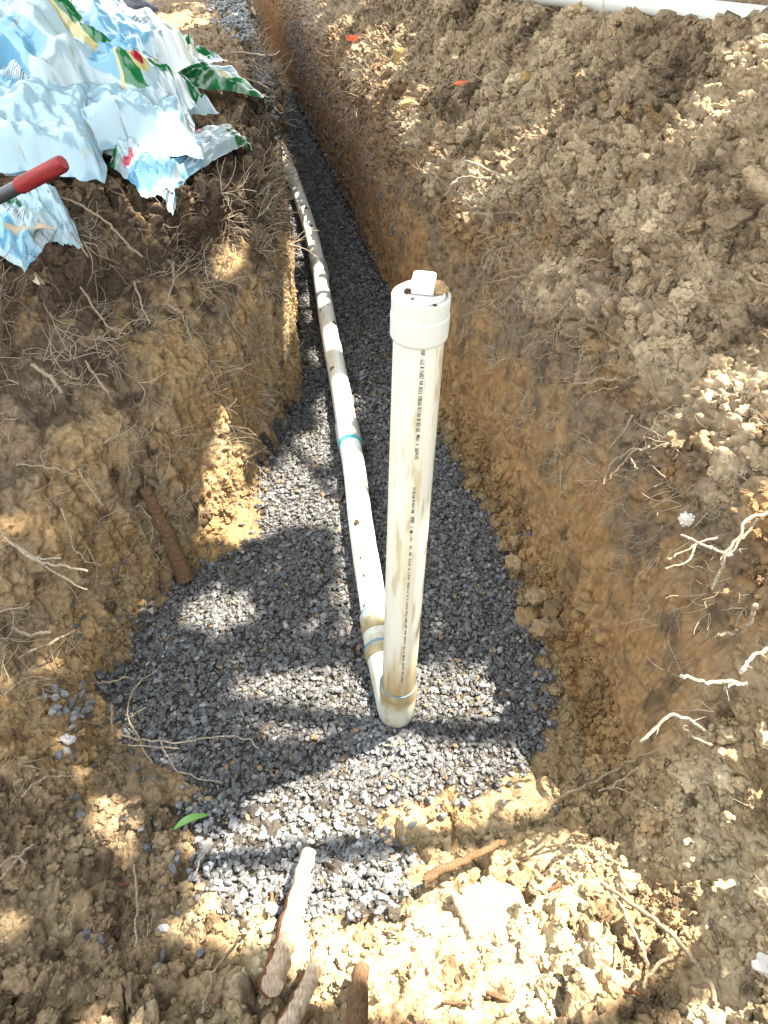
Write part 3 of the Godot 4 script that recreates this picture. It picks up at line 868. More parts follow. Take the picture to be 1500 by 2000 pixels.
func build_gravel() -> void:
	for i in 8:
		stones.append(lump(100 + i, 9, 0.06, 1, Vector3.ONE, false))
	var bed := Node3D.new()
	bed.name = "gravel_bed"
	tag(bed, "dark grey slate gravel covering the bottom of the pit and trench", "", "", "structure")
	add_child(bed)
	var places: Array = []
	var box := [[-1.15, 0.8, 0.75, 3.6, 36000], [-1.75, 3.6, 0.35, 12.5, 100000]]
	for b: Array in box:
		for i in b[4]:
			var x: float = r(b[0], b[2])
			var dist: float = r(b[1], b[3])
			var jx := x + 0.07 * fine.get_noise_2d(x * 1.4, dist * 1.4) + r(-0.02, 0.02)
			var jd := dist + 0.08 * fine.get_noise_2d(x * 1.4 + 40.0, dist * 1.4) + r(-0.02, 0.02)
			if dist > 1.12 and dist < 1.3 and rng.randf() < 0.35:
				continue
			if not in_gravel(jx, jd):
				if rng.randf() > 0.10 or not in_gravel(jx + r(-0.22, 0.22), jd + r(-0.22, 0.22)):
					continue
			places.append(Vector3(x, height(x, dist), -dist))
	places.sort_custom(func(p: Vector3, q: Vector3) -> bool: return p.z > q.z)
	var where: Array = []
	var colors: Array = []
	for i in 8:
		where.append([])
		colors.append(PackedColorArray())
	var single := 0
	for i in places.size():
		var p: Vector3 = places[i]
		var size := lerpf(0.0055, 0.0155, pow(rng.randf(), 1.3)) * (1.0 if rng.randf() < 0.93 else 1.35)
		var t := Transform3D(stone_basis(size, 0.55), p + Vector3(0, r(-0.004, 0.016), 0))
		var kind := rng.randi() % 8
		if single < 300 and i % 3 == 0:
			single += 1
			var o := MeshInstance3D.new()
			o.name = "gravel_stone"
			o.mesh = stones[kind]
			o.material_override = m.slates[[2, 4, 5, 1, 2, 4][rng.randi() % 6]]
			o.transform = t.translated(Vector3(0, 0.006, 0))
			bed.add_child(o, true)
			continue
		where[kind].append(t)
		colors[kind].append(slate() * (1.0 + 1.3 * smoothstep(1.35, 1.1, -p.z)))  # near stones paled: dry dust, with sun glare put into the colour
	# stones heaped against the elbow
	for i in 900:
		var x := 0.035 + rng.randfn(0.0, 0.075)
		var dist := 1.50 + rng.randfn(0.0, 0.055)
		var top := 0.052 * exp(-pow((x - 0.035) / 0.11, 2) - pow((dist - 1.50) / 0.09, 2))
		where[i % 8].append(Transform3D(stone_basis(r(0.007, 0.0135), 0.6), Vector3(x, height(x, dist) + r(0.0, 1.0) * top + 0.008, -dist)))
		colors[i % 8].append(slate() * 1.25)
	for i in 26000:
		var p: Vector3 = places[rng.randi() % int(places.size() * 0.45)]
		var x := p.x + r(-0.02, 0.02)
		var dist := -p.z + r(-0.02, 0.02)
		where[i % 8].append(Transform3D(stone_basis(r(0.0022, 0.0045), 0.9), Vector3(x, height(x, dist) + r(0.004, 0.021), -dist)))
		colors[i % 8].append(slate().lerp(Color(0.17, 0.14, 0.10), r(0.0, 0.7)))
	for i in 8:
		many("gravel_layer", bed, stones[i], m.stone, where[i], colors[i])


func build_clods() -> void:
	var kinds: Array = []
	for i in 6:
		kinds.append(lump(200 + i, 1, 0.75, 3 if i < 3 else 2, Vector3(1, 0.85, 1)))
	var holder := Node3D.new()
	holder.name = "soil_crumbs"
	tag(holder, "loose crumbs and clods of soil strewn over the banks and heap", "", "", "stuff")
	add_child(holder)
	var where: Array = []
	var colors: Array = []
	for i in 6:
		where.append([])
		colors.append(PackedColorArray())
	# dist range, across range, count, size range
	for b: Array in [
		[1.2, 9.0, 10.1, 12.6, 9000, 0.006, 0.016], [1.2, 7.5, 10.2, 12.4, 2600, 0.014, 0.036], [1.2, 7.0, 10.3, 12.3, 330, 0.03, 0.065],
		[0.3, 1.25, 2.6, 10.4, 9000, 0.004, 0.011], [0.3, 1.25, 2.6, 10.4, 1700, 0.010, 0.024], [0.35, 1.2, 2.8, 10.4, 130, 0.02, 0.042],
		[1.2, 5.5, 2.0, 3.4, 5000, 0.005, 0.014], [1.2, 5.5, 2.0, 3.4, 500, 0.012, 0.03], [1.1, 4.2, 3.4, 5.0, 1500, 0.004, 0.011], [1.1, 4.0, 4.6, 5.1, 700, 0.008, 0.02],
		[1.0, 4.2, 7.2, 8.25, 2600, 0.005, 0.014], [1.2, 3.6, 7.5, 8.2, 500, 0.012, 0.026], [5.0, 10.0, 1.1, 2.4, 2500, 0.006, 0.02], [1.2, 9.0, 9.6, 10.3, 2600, 0.006, 0.018],
	]:
		for i in b[4]:
			var at := surface(r(b[0], b[1]), r(b[2], b[3]))
			var p := ground[at]
			if fine.get_noise_3dv(p * 0.5) + r(-0.5, 0.5) < -0.1:
				continue
			if in_gravel(p.x, -p.z) and p.y < 0.1 and rng.randf() < 0.8:
				continue
			var size := r(b[5], b[6])
			var n := ground_n[at]
			var bas := Basis(Vector3(r(-1, 1), r(-1, 1), r(-1, 1)).normalized(), r(0, TAU)).scaled_local(Vector3(size * r(0.8, 1.3), size * r(0.6, 1.0), size * r(0.8, 1.2)))
			var kind := rng.randi() % 3 + (3 if size < 0.012 else 0)
			where[kind].append(Transform3D(bas, p + n * size * 0.15))
			colors[kind].append(ground_c[at] * r(0.8, 1.3))
	for i in 6:
		many("soil_crumb", holder, kinds[i], m.clods, where[i], colors[i])


# ---------------------------------------------------------------- unseen trees added to shade the pit

func lit(x: float, dist: float) -> bool:
	for e: Array in FLECKS:
		var dx: float = (x - e[0]) / (e[2] + 0.085)
		var dd: float = (dist - e[1]) / (e[3] + 0.085)
		if dx * dx + dd * dd < 1.0 + 0.6 * fine.get_noise_2d(x * 0.9, dist * 0.9):
			return true
	return false


func build_trees() -> void:
	var st := start()
	for q: Array in [[0, 0], [1, 0]]:
		var pts := [Vector3(0, 0, 0), Vector3(0.28, 0.06, 0.3), Vector3(0.34, 0.05, 0.6), Vector3(0, -0.04, 1.1), Vector3(-0.34, 0.05, 0.6), Vector3(-0.28, 0.06, 0.3), Vector3(0, 0.0, 0.55)]
		if q[0] == 1:
			break
		for k in 6:
			for v: Vector3 in [pts[6], pts[k], pts[(k + 1) % 6]]:
				st.add_vertex(v)
	st.generate_normals()
	var leaf := st.commit()
	var green := plain(Color.WHITE, 0.6, 0.4)
	green.vertex_color_use_as_albedo = true
	green.backlight_enabled = true
	green.backlight = Color(0.25, 0.35, 0.1)
	var bark := plain(lin(0.16, 0.12, 0.085), 0.95, 0.2)
	var labels := ["unseen broadleaf tree added right of the pit, its crown gapped for sun flecks on the gravel", "unseen broadleaf tree added behind the heap, its crown gapped for sun flecks in the trench", "unseen broadleaf tree added far along the trench, its crown gapped for sun flecks near the bags"]
	var spots := [[Vector3(5.3, 1.2, -2.6), Vector3(3.1, 6.9, -2.6), Vector3(4.6, 1.5, 3.3), 17000], [Vector3(5.6, 1.2, -6.6), Vector3(2.6, 7.2, -7.0), Vector3(5.0, 1.6, 3.2), 17000], [Vector3(6.8, 1.2, -11.5), Vector3(2.2, 7.5, -11.2), Vector3(5.4, 1.6, 3.4), 12000]]
	for i in 3:
		var foot: Vector3 = spots[i][0]
		var mid: Vector3 = spots[i][1]
		var reach: Vector3 = spots[i][2]
		var tree := thing("added_shade_tree", labels[i], "tree", foot)
		var tr := start()
		tube(tr, path([Vector3(0, -0.2, 0), Vector3(-0.15, 2.2, 0.1), Vector3(-0.5, 4.2, 0.0), mid - foot + Vector3(1.2, -0.6, 0)], 5, 0.05), tapered(16, 0.21, 0.09), 12, 0.2)
		put("trunk", tr.commit(), bark, tree)
		for b in 7:
			var t := TAU * b / 7.0 + r(-0.2, 0.2)
			var lt := start()
			var a := Vector3(-0.4, 3.8 + 0.25 * b, 0)
			var e := mid - foot + Vector3(cos(t) * reach.x * 0.75, r(-0.3, 0.6), sin(t) * reach.z * 0.75)
			tube(lt, path([a, a.lerp(e, 0.5) + Vector3(0, 0.4, 0), e], 5, 0.08), tapered(11, 0.07, 0.015), 7, 0.2)
			put("limb", lt.commit(), bark, tree)
		var where: Array = []
		var colors := PackedColorArray()
		for k in spots[i][3]:
			var v := Vector3(r(-1, 1), r(-1, 1), r(-1, 1))
			if v.x * v.x + v.z * v.z > 1.0:
				continue
			var p := mid + v * reach
			var up := Vector3(r(-0.5, 0.5) + 0.35, 1, r(-0.5, 0.5)).normalized()
			var side := up.cross(Vector3(r(-1, 1), 0, r(-1, 1))).normalized()
			var size := r(0.14, 0.21)
			var c := p + side.cross(up) * size * 0.55
			var t := c.y / SUN.y
			if lit(c.x - SUN.x * t, -(c.z - SUN.z * t)):  # leaves left out of the added crowns so sun lands on chosen spots
				continue
			where.append(Transform3D(Basis(side, up, side.cross(up)).scaled_local(Vector3.ONE * size), p - foot))
			colors.append(Color(0.05, 0.095, 0.028) * r(0.7, 1.4))
		many("crown", tree, leaf, green, where, colors)


# ---------------------------------------------------------------- the pipe

func stained(w: int, h: int, seed_: int, mud_foot: bool, dirt: float) -> ImageTexture:
	var im := Image.create(w, h, false, Image.FORMAT_RGB8)
	var s := noise(FastNoiseLite.TYPE_SIMPLEX_SMOOTH, 1.0, seed_, 4)
	var tan := Color(0.74, 0.64, 0.47)
	var black := Color(0.16, 0.15, 0.14)
	for y in h:
		var v := float(y) / h
		for x in w:
			var t := TAU * x / w
			var c3 := Vector3(cos(t), sin(t), 0) * 1.1
			var c := Color(1, 1, 1)
			var smear := s.get_noise_3d(c3.x * 2.0, c3.y * 2.0, v * 7.0)
			var wide := s.get_noise_3d(c3.x * 0.8 + 30.0, c3.y * 0.8, v * 3.0)
			c = c.lerp(tan, smoothstep(0.18, 0.55, smear + 0.5 * wide) * 0.75 * dirt)
			c = c.lerp(Color(0.92, 0.90, 0.80), smoothstep(-0.1, 0.5, wide) * 0.6)
			if mud_foot:
				c = c.lerp(tan, smoothstep(0.22, 0.02, v + 0.10 * smear) * 0.9)
			else:
				var speck := s.get_noise_3d(c3.x * 9.0 + 7.0, c3.y * 9.0, v * 160.0)
				c = c.lerp(black, smoothstep(0.56, 0.62, speck + 0.25 * wide) * 0.85)
			im.set_pixel(x, y, c)
	return ImageTexture.create_from_image(im)


func pipe_part(called: String, pts: Array, rad: float, mat: Material, parent: Node, step := 8) -> MeshInstance3D:
	var p := path(pts, step)
	var st := start()
	tube(st, p, tapered(p.size(), rad, rad), 40)
	return put(called, st.commit(), mat, parent)


func ring_at(called: String, c: Vector3, dir: Vector3, rad: float, half: float, mat: Material, parent: Node) -> void:
	var st := start()
	var d := dir.normalized()
	tube(st, PackedVector3Array([c - d * half, c - d * half * 0.98, c - d * (half - 0.003), c + d * (half - 0.003), c + d * half * 0.98, c + d * half]), PackedFloat32Array([rad - 0.006, rad - 0.002, rad, rad, rad - 0.002, rad - 0.006]), 40)
	put(called, st.commit(), mat, parent)


func build_pipe() -> void:
	var riser_mat: StandardMaterial3D = m.pvc.duplicate()
	riser_mat.albedo_texture = stained(192, 640, 41, true, 0.75)
	riser_mat.uv1_scale = Vector3(1, 1.0 / 1.42, 1)
	var run_mat: StandardMaterial3D = m.pvc_white.duplicate()
	run_mat.albedo_texture = stained(128, 640, 43, false, 0.35)
	run_mat.roughness = 0.6
	run_mat.metallic_specular = 0.25
	run_mat.albedo_color = lin(0.84, 0.83, 0.77)
	run_mat.uv1_scale = Vector3(1, 0.5, 1)
	var fitting: StandardMaterial3D = m.pvc_white.duplicate()
	fitting.albedo_texture = stained(128, 256, 47, true, 0.6)
	fitting.uv1_scale = Vector3(1, 2.2, 1)
	var pipe := thing("drain_pipe", "white plastic drain pipe with an upright capped cleanout and a long run through the gravel", "pipe", Vector3(0.046, 0.0, -1.565))
	var foot := Vector3(0.046, 0.0, -1.565)
	var rise := Vector3(0.0195, 1.0, 0.038)
	# upright
	var riser := pipe_part("riser", [rise * 0.20, rise * 0.6, rise * 1.1, rise * 1.65], 0.0572, riser_mat, pipe)
	riser.set_meta("label", "upright white pipe with grey lettering and tan mud smears")
	lettering(riser, rise)
	# cleanout adapter and plug
	var lean := Basis(Quaternion(Vector3.UP, rise.normalized()))
	var adapter := put("cleanout_adapter", lathe([Vector2(0.0575, 1.612), Vector2(0.0625, 1.614), Vector2(0.0645, 1.619), Vector2(0.0652, 1.668), Vector2(0.0634, 1.672), Vector2(0.0640, 1.709), Vector2(0.0625, 1.712), Vector2(0.0565, 1.712), Vector2(0.0555, 1.700), Vector2(0.02, 1.700)]), m.pvc_white, pipe)
	adapter.basis = lean
	var seam := put("mould_seam", box(Vector3(0.0022, 0.036, 0.002)), m.pvc, adapter)
	seam.position = Vector3(0.006, 1.690, 0.0635)
	var plug := put("cleanout_plug", lathe([Vector2(0.0545, 1.702), Vector2(0.0545, 1.7085), Vector2(0.052, 1.7105), Vector2(0.052, 1.7145), Vector2(0.050, 1.7165), Vector2(0.050, 1.7205), Vector2(0.0475, 1.7225), Vector2(0.043, 1.7225), Vector2(0.041, 1.7185), Vector2(0.0, 1.7185)]), m.pvc_white, pipe)
	plug.basis = lean
	var nut := put("square_grip", bevelled(Vector3(0.048, 0.034, 0.042), 0.003), m.pvc_white, plug)
	nut.position = Vector3(0.004, 1.738, 0.0)
	nut.rotation.y = -0.16
	for i in 9:
		var t: float = [0.1, -0.25, 0.35, 0.6, -0.5, 0.0, 0.2, 0.45, -0.1][i]
		var rad: float = [0.040, 0.043, 0.038, 0.043, 0.041, 0.034, 0.046, 0.047, 0.050][i]
		var b := put("mud_clot", lump(300 + i, 3, 0.5, 2, Vector3(1, 0.55, 1)), m.mud, plug)
		b.position = Vector3(cos(t) * rad, 1.722 + 0.004 * (i % 3), -sin(t) * rad)
		b.scale = Vector3.ONE * [0.017, 0.012, 0.016, 0.011, 0.010, 0.014, 0.008, 0.006, 0.006][i]
	for i in 5:
		var b := put("mud_clot", lump(320 + i, 3, 0.5, 1, Vector3(1, 0.4, 1)), m.mud_dark, plug)
		b.position = [Vector3(-0.031, 1.7215, 0.004), Vector3(-0.026, 1.7205, 0.010), Vector3(-0.033, 1.72, 0.012), Vector3(-0.020, 1.7235, 0.043), Vector3(0.026, 1.713, 0.0505)][i]
		b.scale = Vector3.ONE * [0.008, 0.006, 0.005, 0.005, 0.005][i]
	# sweep elbow at the foot
	var elbow := pipe_part("elbow", [rise * 0.262, rise * 0.16, Vector3(0.0, 0.09, -0.006), Vector3(-0.004, 0.045, -0.034), Vector3(-0.014, 0.030, -0.095), Vector3(-0.034, 0.050, -0.19), Vector3(-0.050, 0.062, -0.27), Vector3(-0.067, 0.062, -0.371)], 0.0645, fitting, pipe, 6)
	elbow.set_meta("label", "muddy elbow half sunk in the gravel")
	ring_at("elbow_hub", rise * 0.245, rise, 0.0675, 0.022, fitting, pipe)
	var bead := put("joint_bead", torus(0.0605, 0.0022), m.primer_blue, pipe)
	bead.position = rise * 0.268
	bead.basis = lean
	# the run along the trench
	var run: Array = []
	for p: Vector3 in [Vector3(-0.021, 0.062, -1.936), Vector3(-0.034, 0.062, -2.03), Vector3(-0.102, 0.062, -2.545), Vector3(-0.148, 0.062, -2.987), Vector3(-0.193, 0.062, -3.325), Vector3(-0.282, 0.062, -3.971), Vector3(-0.381, 0.062, -4.642), Vector3(-0.505, 0.062, -5.578), Vector3(-0.646, 0.062, -6.441), Vector3(-0.83, 0.062, -7.376), Vector3(-0.996, 0.062, -8.18), Vector3(-1.166, 0.062, -8.93), Vector3(-1.3, 0.062, -9.6)]:
		run.append(p - foot)
	var dir0: Vector3 = (run[2] - run[0]).normalized()
	ring_at("elbow_hub", run[0] + dir0 * -0.10, dir0, 0.0675, 0.02, fitting, pipe)
	ring_at("primer_ring", run[0] + dir0 * -0.075, dir0, 0.0690, 0.007, m.primer_blue, pipe)
	ring_at("elbow_hub", run[0] + dir0 * 0.045, dir0, 0.0672, 0.05, fitting, pipe)
	ring_at("primer_ring", run[0] + dir0 * 0.100, dir0, 0.0655, 0.010, m.primer_blue, pipe)
	for k in 5:
		var drip := put("purple_drip", lump(340 + k, 0, 0.3, 1, Vector3(1, 0.5, 2.4)), m.primer_purple, pipe)
		drip.position = run[0] + dir0 * (0.13 + 0.032 * k) + Vector3(0.004 + 0.003 * sin(k * 2.0), 0.0565, 0)
		drip.scale = Vector3.ONE * (0.0085 - 0.001 * k)
	var first := pipe_part("pipe_length", [run[0], run[1], run[2], run[3], run[4]], 0.0572, run_mat, pipe, 10)
	first.set_meta("label", "nearest pipe length, from the elbow to the teal coupling")
	var dir1: Vector3 = (run[5] - run[3]).normalized()
	ring_at("coupling", run[4], dir1, 0.0660, 0.085, m.pvc_white, pipe)
	ring_at("primer_ring", run[4] - dir1 * 0.088, dir1, 0.0648, 0.014, m.primer_teal, pipe)
	ring_at("primer_ring", run[4] + dir1 * 0.088, dir1, 0.0648, 0.012, m.primer_teal, pipe)
	pipe_part("pipe_length", [run[4], run[5], run[6], run[7]], 0.0572, run_mat, pipe, 10)
	var dir2: Vector3 = (run[8] - run[7]).normalized()
	ring_at("coupling", run[7] - dir2 * 0.09, dir2, 0.0650, 0.11, m.pvc_white, pipe)
	pipe_part("pipe_length", run.slice(7), 0.0572, run_mat, pipe, 8)
	for k in 16:
		var t := r(0.0, 1.0)
		var seg := 1 + int(t * 8.0)
		var p: Vector3 = (run[seg] as Vector3).lerp(run[seg + 1], r(0, 1))
		var a := r(-0.9, 0.9)
		var clot := put("mud_clot", lump(360 + k, 2, 0.6, 2, Vector3(1, 0.35, 1.5)), m.mud_dark if k % 3 else m.mud, pipe)
		clot.position = p + Vector3(sin(a) * 0.0575, cos(a) * 0.0575, 0)
		clot.rotation.z = -a
		clot.scale = Vector3.ONE * r(0.006, 0.017)


func lettering(riser: Node3D, rise: Vector3) -> void:
	var font := SystemFont.new()
	font.font_names = PackedStringArray(["Droid Sans Mono", "Droid Sans"])
	var up := rise.normalized()
	for row: Array in [["XirtecPVC  4  110mm  IPS SCH 40 PVC1120 POTABLE E1530 kPa 220PSI @ 73\u00b0F  cNSF", 1.305, 1.610, 0.0105], ["PVC1120 SCH40 ASTM D1785 D2665 NSF-pw-dwv CSA B137.3 U.P.CODE 35E1 D 31Y2 2W 18  16  \u25c7 1", 0.36, 1.075, 0.0092], ["Made in USA by IPEX USA LLC", 1.125, 1.215, 0.0092]]:
		var t := TextMesh.new()
		t.text = row[0]
		t.font = font
		t.font_size = 16
		t.depth = 0.03
		t.pixel_size = 0.01
		t.curve_step = 2.0
		var box_ := t.get_aabb()
		var long: float = row[2] - row[1]
		var o := put("lettering", t, m.ink, riser)
		var around := 0.13
		var normal := Vector3(sin(around), 0, cos(around))
		normal = (normal - up * normal.dot(up)).normalized()
		var left := up.cross(normal)
		left = normal.cross(up)
		if left.x > 0.0:
			left = -left
		o.basis = Basis(up * (long / maxf(box_.size.x, 0.001)), left * (row[3] / maxf(box_.size.y, 0.001)), normal * 0.03)
		o.position = rise * ((row[1] + row[2]) * 0.5) + normal * 0.0577 - left * 0.0 - o.basis * Vector3(box_.get_center().x, box_.get_center().y, 0)
	var bars := start()
	for k in 7:
		var b := box(Vector3(0.009, 0.0012 + 0.0006 * (k % 3), 0.0006))
		bars.append_from(b, 0, Transform3D(Basis(), Vector3(0, k * 0.0034, 0)))
	var code := put("printed_bars", bars.commit(), m.ink, riser)
	code.position = rise * 1.088 + Vector3(0.0075, 0, 0.0576)


func box(size: Vector3) -> ArrayMesh:
	var b := BoxMesh.new()
	b.size = size
	var st := SurfaceTool.new()
	st.create_from(b, 0)
	return st.commit()


func torus(rad: float, thick: float) -> ArrayMesh:
	var t := TorusMesh.new()
	t.inner_radius = rad - thick
	t.outer_radius = rad + thick
	t.rings = 48
	t.ring_segments = 10
	var st := SurfaceTool.new()
	st.create_from(t, 0)
	return st.commit()


# A box whose edges are cut back.
func bevelled(size: Vector3, cut: float) -> ArrayMesh:
	var st := start()
	st.set_smooth_group(-1)
	var h := size / 2.0
	var corners: Array = []
	for y in [[-h.y, 0.0], [h.y - cut, 0.0], [h.y, cut]]:
		var a: float = h.x - y[1]
		var b: float = h.z - y[1]
		var c := cut
		corners.append([Vector3(a - c, y[0], b), Vector3(a, y[0], b - c), Vector3(a, y[0], -b + c), Vector3(a - c, y[0], -b), Vector3(-a + c, y[0], -b), Vector3(-a, y[0], -b + c), Vector3(-a, y[0], b - c), Vector3(-a + c, y[0], b)])
	for i in 2:
		for k in 8:
			var l := (k + 1) % 8
			for v: Vector3 in [corners[i][k], corners[i + 1][l], corners[i][l], corners[i][k], corners[i + 1][k], corners[i + 1][l]]:
				st.add_vertex(v)
	for k in range(1, 7):
		for v: Vector3 in [corners[2][0], corners[2][k + 1], corners[2][k]]:
			st.add_vertex(v)
	st.generate_normals()
	return st.commit()


# ---------------------------------------------------------------- bags

func bag_print(kind: int) -> ImageTexture:
	var w := 192
	var h := 288
	var im := Image.create(w, h, false, Image.FORMAT_RGB8)
	var s := noise(FastNoiseLite.TYPE_SIMPLEX_SMOOTH, 1.0, 60 + kind, 3)
	var milk := Color(0.84, 0.93, 0.94)
	var blue := Color(0.45, 0.76, 0.94)
	var green := Color(0.10, 0.50, 0.27)
	var yellow := Color(0.93, 0.87, 0.58)
	var red := Color(0.75, 0.12, 0.25)
	for y in h:
		for x in w:
			var u := float(x) / w
			var v := float(y) / h
			var c := milk.lerp(Color(0.78, 0.88, 0.93), 0.5 + s.get_noise_2d(u * 3.0, v * 3.0))
			var edge := 0.05 * sin(u * 7.0 + kind) + 0.03 * s.get_noise_2d(u * 5.0, 4.0)
			match kind % 5:
				0:
					if v > 0.30 + edge and v < 0.86 and u > 0.08 and u < 0.92:
						c = blue.lerp(Color(0.55, 0.82, 0.97), v)
					if v > 0.14 + edge and v < 0.30 + edge and u > 0.08 and u < 0.92:
						c = green
					if absf(v - 0.30 - edge) < 0.012:
						c = yellow
					if Vector2((u - 0.30) * 1.6, (v - 0.22) * 2.6).length() < 0.16:
						c = yellow
					if Vector2((u - 0.30) * 1.8, (v - 0.22) * 3.6).length() < 0.12:
						c = red
				1:
					if v > 0.62 + edge:
						c = blue
					if v > 0.52 + edge and v < 0.62 + edge:
						c = green
					if absf(v - 0.52 - edge) < 0.015:
						c = yellow
					if absf(u - 0.72) < 0.1 and absf(v - 0.36) < 0.05:
						c = red if int(x * 0.45) % 4 != 0 or int(y * 0.3) % 3 != 0 else milk
				2:
					if u > 0.64 + edge and v > 0.1:
						c = green
					if u > 0.60 + edge and u <= 0.64 + edge and v > 0.1:
						c = yellow
					if u < 0.30 and v > 0.22 and v < 0.55:
						c = c.lerp(blue, 0.75)
				3:
					c = c.lerp(blue, 0.20)
					if v > 0.88:
						c = blue
				4:
					if v < 0.45 + edge and v > 0.06:
						c = blue.lerp(Color(0.62, 0.85, 0.97), u)
					if v > 0.80:
						c = green
					if u > 0.08 and u < 0.30 and v > 0.52 and v < 0.62:
						c = red.lightened(0.1)
					if u > 0.5 and u < 0.78 and v > 0.54 and v < 0.64:
						c = Color(0.45, 0.5, 0.6) if x % 5 < 2 else milk
			c = c.lerp(Color(0.70, 0.62, 0.48), smoothstep(0.42, 0.7, s.get_noise_2d(u * 6.0 + 9.0, v * 6.0)) * 0.5)
			im.set_pixel(x, y, c)
	return ImageTexture.create_from_image(im)


func build_bags() -> void:
	var wrinkle := noise_texture(FastNoiseLite.TYPE_SIMPLEX_SMOOTH, 0.018, 81, 4, Color.BLACK, Color.WHITE, 256)
	var skins: Array = []
	for k in 5:
		var s := plain(lin(0.42, 0.43, 0.43), 0.17, 0.6)
		s.albedo_texture = bag_print(k)
		s.heightmap_enabled = true
		s.heightmap_texture = wrinkle
		s.heightmap_scale = 0.5
		s.backlight_enabled = true
		s.backlight = Color(0.36, 0.40, 0.42)
		skins.append(s)
	# centre x, dist, turn, width, length, layer, skin, crumple, label
	var bags := [
		[-2.15, 5.87, 0.3, 0.60, 0.84, 0.05, 1, 0.8, "milky white bag at the top of the heap, printing hidden", 1.17],
		[-1.85, 5.61, -0.25, 0.55, 0.79, 0.08, 0, 0.8, "bag with a green band across its top, at the back of the heap", 1.17],
		[-2.3, 5.34, 0.9, 0.55, 0.79, 0.06, 4, 0.8, "blue and green bag at the upper left of the heap", 1.17],
		[-1.62, 5.21, 0.5, 0.55, 0.73, 0.09, 1, 0.7, "white bag with a green and blue end behind the big blue bag", 1.17],
		[-1.45, 5.74, 1.2, 0.50, 0.64, 0.03, 2, 1.0, "crumpled whitish bag at the far right of the heap", 1.17],
		[-1.36, 5.25, 0.15, 0.46, 0.68, 0.09, 2, 0.8, "narrow bag with a green side strip at the right of the heap", 1.17],
		[-1.10, 5.08, -0.75, 0.3, 0.75, 0.05, 2, 0.6, "twisted bag with a green tip pointing to the trench", 0.9],
		[-1.80, 4.86, 0.7, 0.60, 0.84, 0.11, 0, 0.8, "bag with a green band and red oval in the middle of the heap", 1.17],
		[-1.42, 4.59, -0.2, 0.60, 0.79, 0.24, 4, 0.55, "large bright blue bag with a green edge in the centre of the heap", 1.17],
		[-2.0, 4.42, -0.4, 0.55, 0.79, 0.2, 0, 0.8, "pale blue bag at the left middle of the heap", 1.17],
		[-1.66, 4.29, 0.9, 0.55, 0.73, 0.25, 2, 0.8, "white bag with a green and yellow corner in front of the blue bag", 1.17],
		[-1.34, 4.24, 1.35, 0.39, 0.68, 0.23, 0, 0.8, "folded white bag lying level across the heap", 1.17],
		[-1.22, 4.02, 0.25, 0.55, 0.59, 0.17, 3, 0.6, "smooth milky bag spread out at the front right of the heap", 1.17],
		[-0.93, 4.02, -0.35, 0.15, 0.85, 0.04, 4, 0.5, "long narrow bag hanging over the left lip of the trench", 0.45],
		[-1.78, 3.96, -0.5, 0.50, 0.68, 0.12, 4, 0.9, "crumpled green and blue bag under the front bags", 1.17],
		[-1.58, 3.74, 0.2, 0.55, 0.61, 0.17, 3, 0.55, "big smooth white bag at the front of the heap above the red grip", 1.17],
		[-1.28, 3.93, 1.2, 0.39, 0.49, 0.09, 1, 0.9, "wrinkled bag with a dark green fold at the front of the heap", 1.17],
		[-1.12, 3.72, 0.8, 0.25, 0.25, 0.06, 4, 0.8, "small crumpled blue bag with red print at the front edge", 1.1],
		[-1.75, 3.66, 0.35, 0.39, 0.49, 0.08, 1, 0.7, "bag with a green border at the left edge under the white bag", 1.17],
		[-1.58, 3.12, -0.2, 0.32, 0.34, 0.05, 4, 0.5, "lowest bag, light blue with a red square and a bar code", 1.02],
		[-1.47, 3.28, 0.6, 0.19, 0.28, 0.04, 3, 0.6, "small white bag corner behind the lowest bag", 1.0],
		[-1.95, 4.74, 0.35, 0.5, 0.75, 0.07, 2, 0.8, "half hidden bag with a green stripe left of the big blue bag", 1.17],
		[-1.5, 4.61, 0.05, 0.5, 0.7, 0.07, 4, 0.7, "pale blue bag lying behind the big blue bag near its green edge", 1.17],
		[-2.05, 3.95, 0.25, 0.5, 0.7, 0.15, 0, 0.7, "white bag with a blue end at the far left of the heap", 1.17],
		[-1.2, 4.48, 0.8, 0.4, 0.5, 0.08, 2, 0.8, "small milky bag sticking out at the right side of the heap", 1.17],
		[-2.1, 4.75, -0.2, 0.55, 0.75, 0.16, 3, 0.8, "plain milky bag between the back and front rows of the heap", 1.17],
		[-1.72, 4.95, 0.6, 0.5, 0.75, 0.17, 1, 0.8, "bag with a blue end between the green banded bags", 1.17],
		[-2.1, 5.45, 0.2, 0.55, 0.75, 0.02, 3, 0.8, "flat milky bag in the hollow between the rows of the heap", 1.17],
		[-1.6, 5.4, -0.3, 0.55, 0.75, 0.02, 1, 0.8, "flat bag with a blue end in the hollow at the right of the heap", 1.17],
		[-2.3, 5.95, 0.2, 0.6, 0.75, 0.02, 3, 0.6, "flat whitish bag under the rear row at the left of the heap", 1.17],
		[-1.9, 6.1, -0.3, 0.6, 0.75, 0.03, 0, 0.6, "flat bag with a green band under the rear row of the heap", 1.17],
	]
	for i in bags.size():
		var b: Array = bags[i]
		bag(i, b, skins[b[6]])


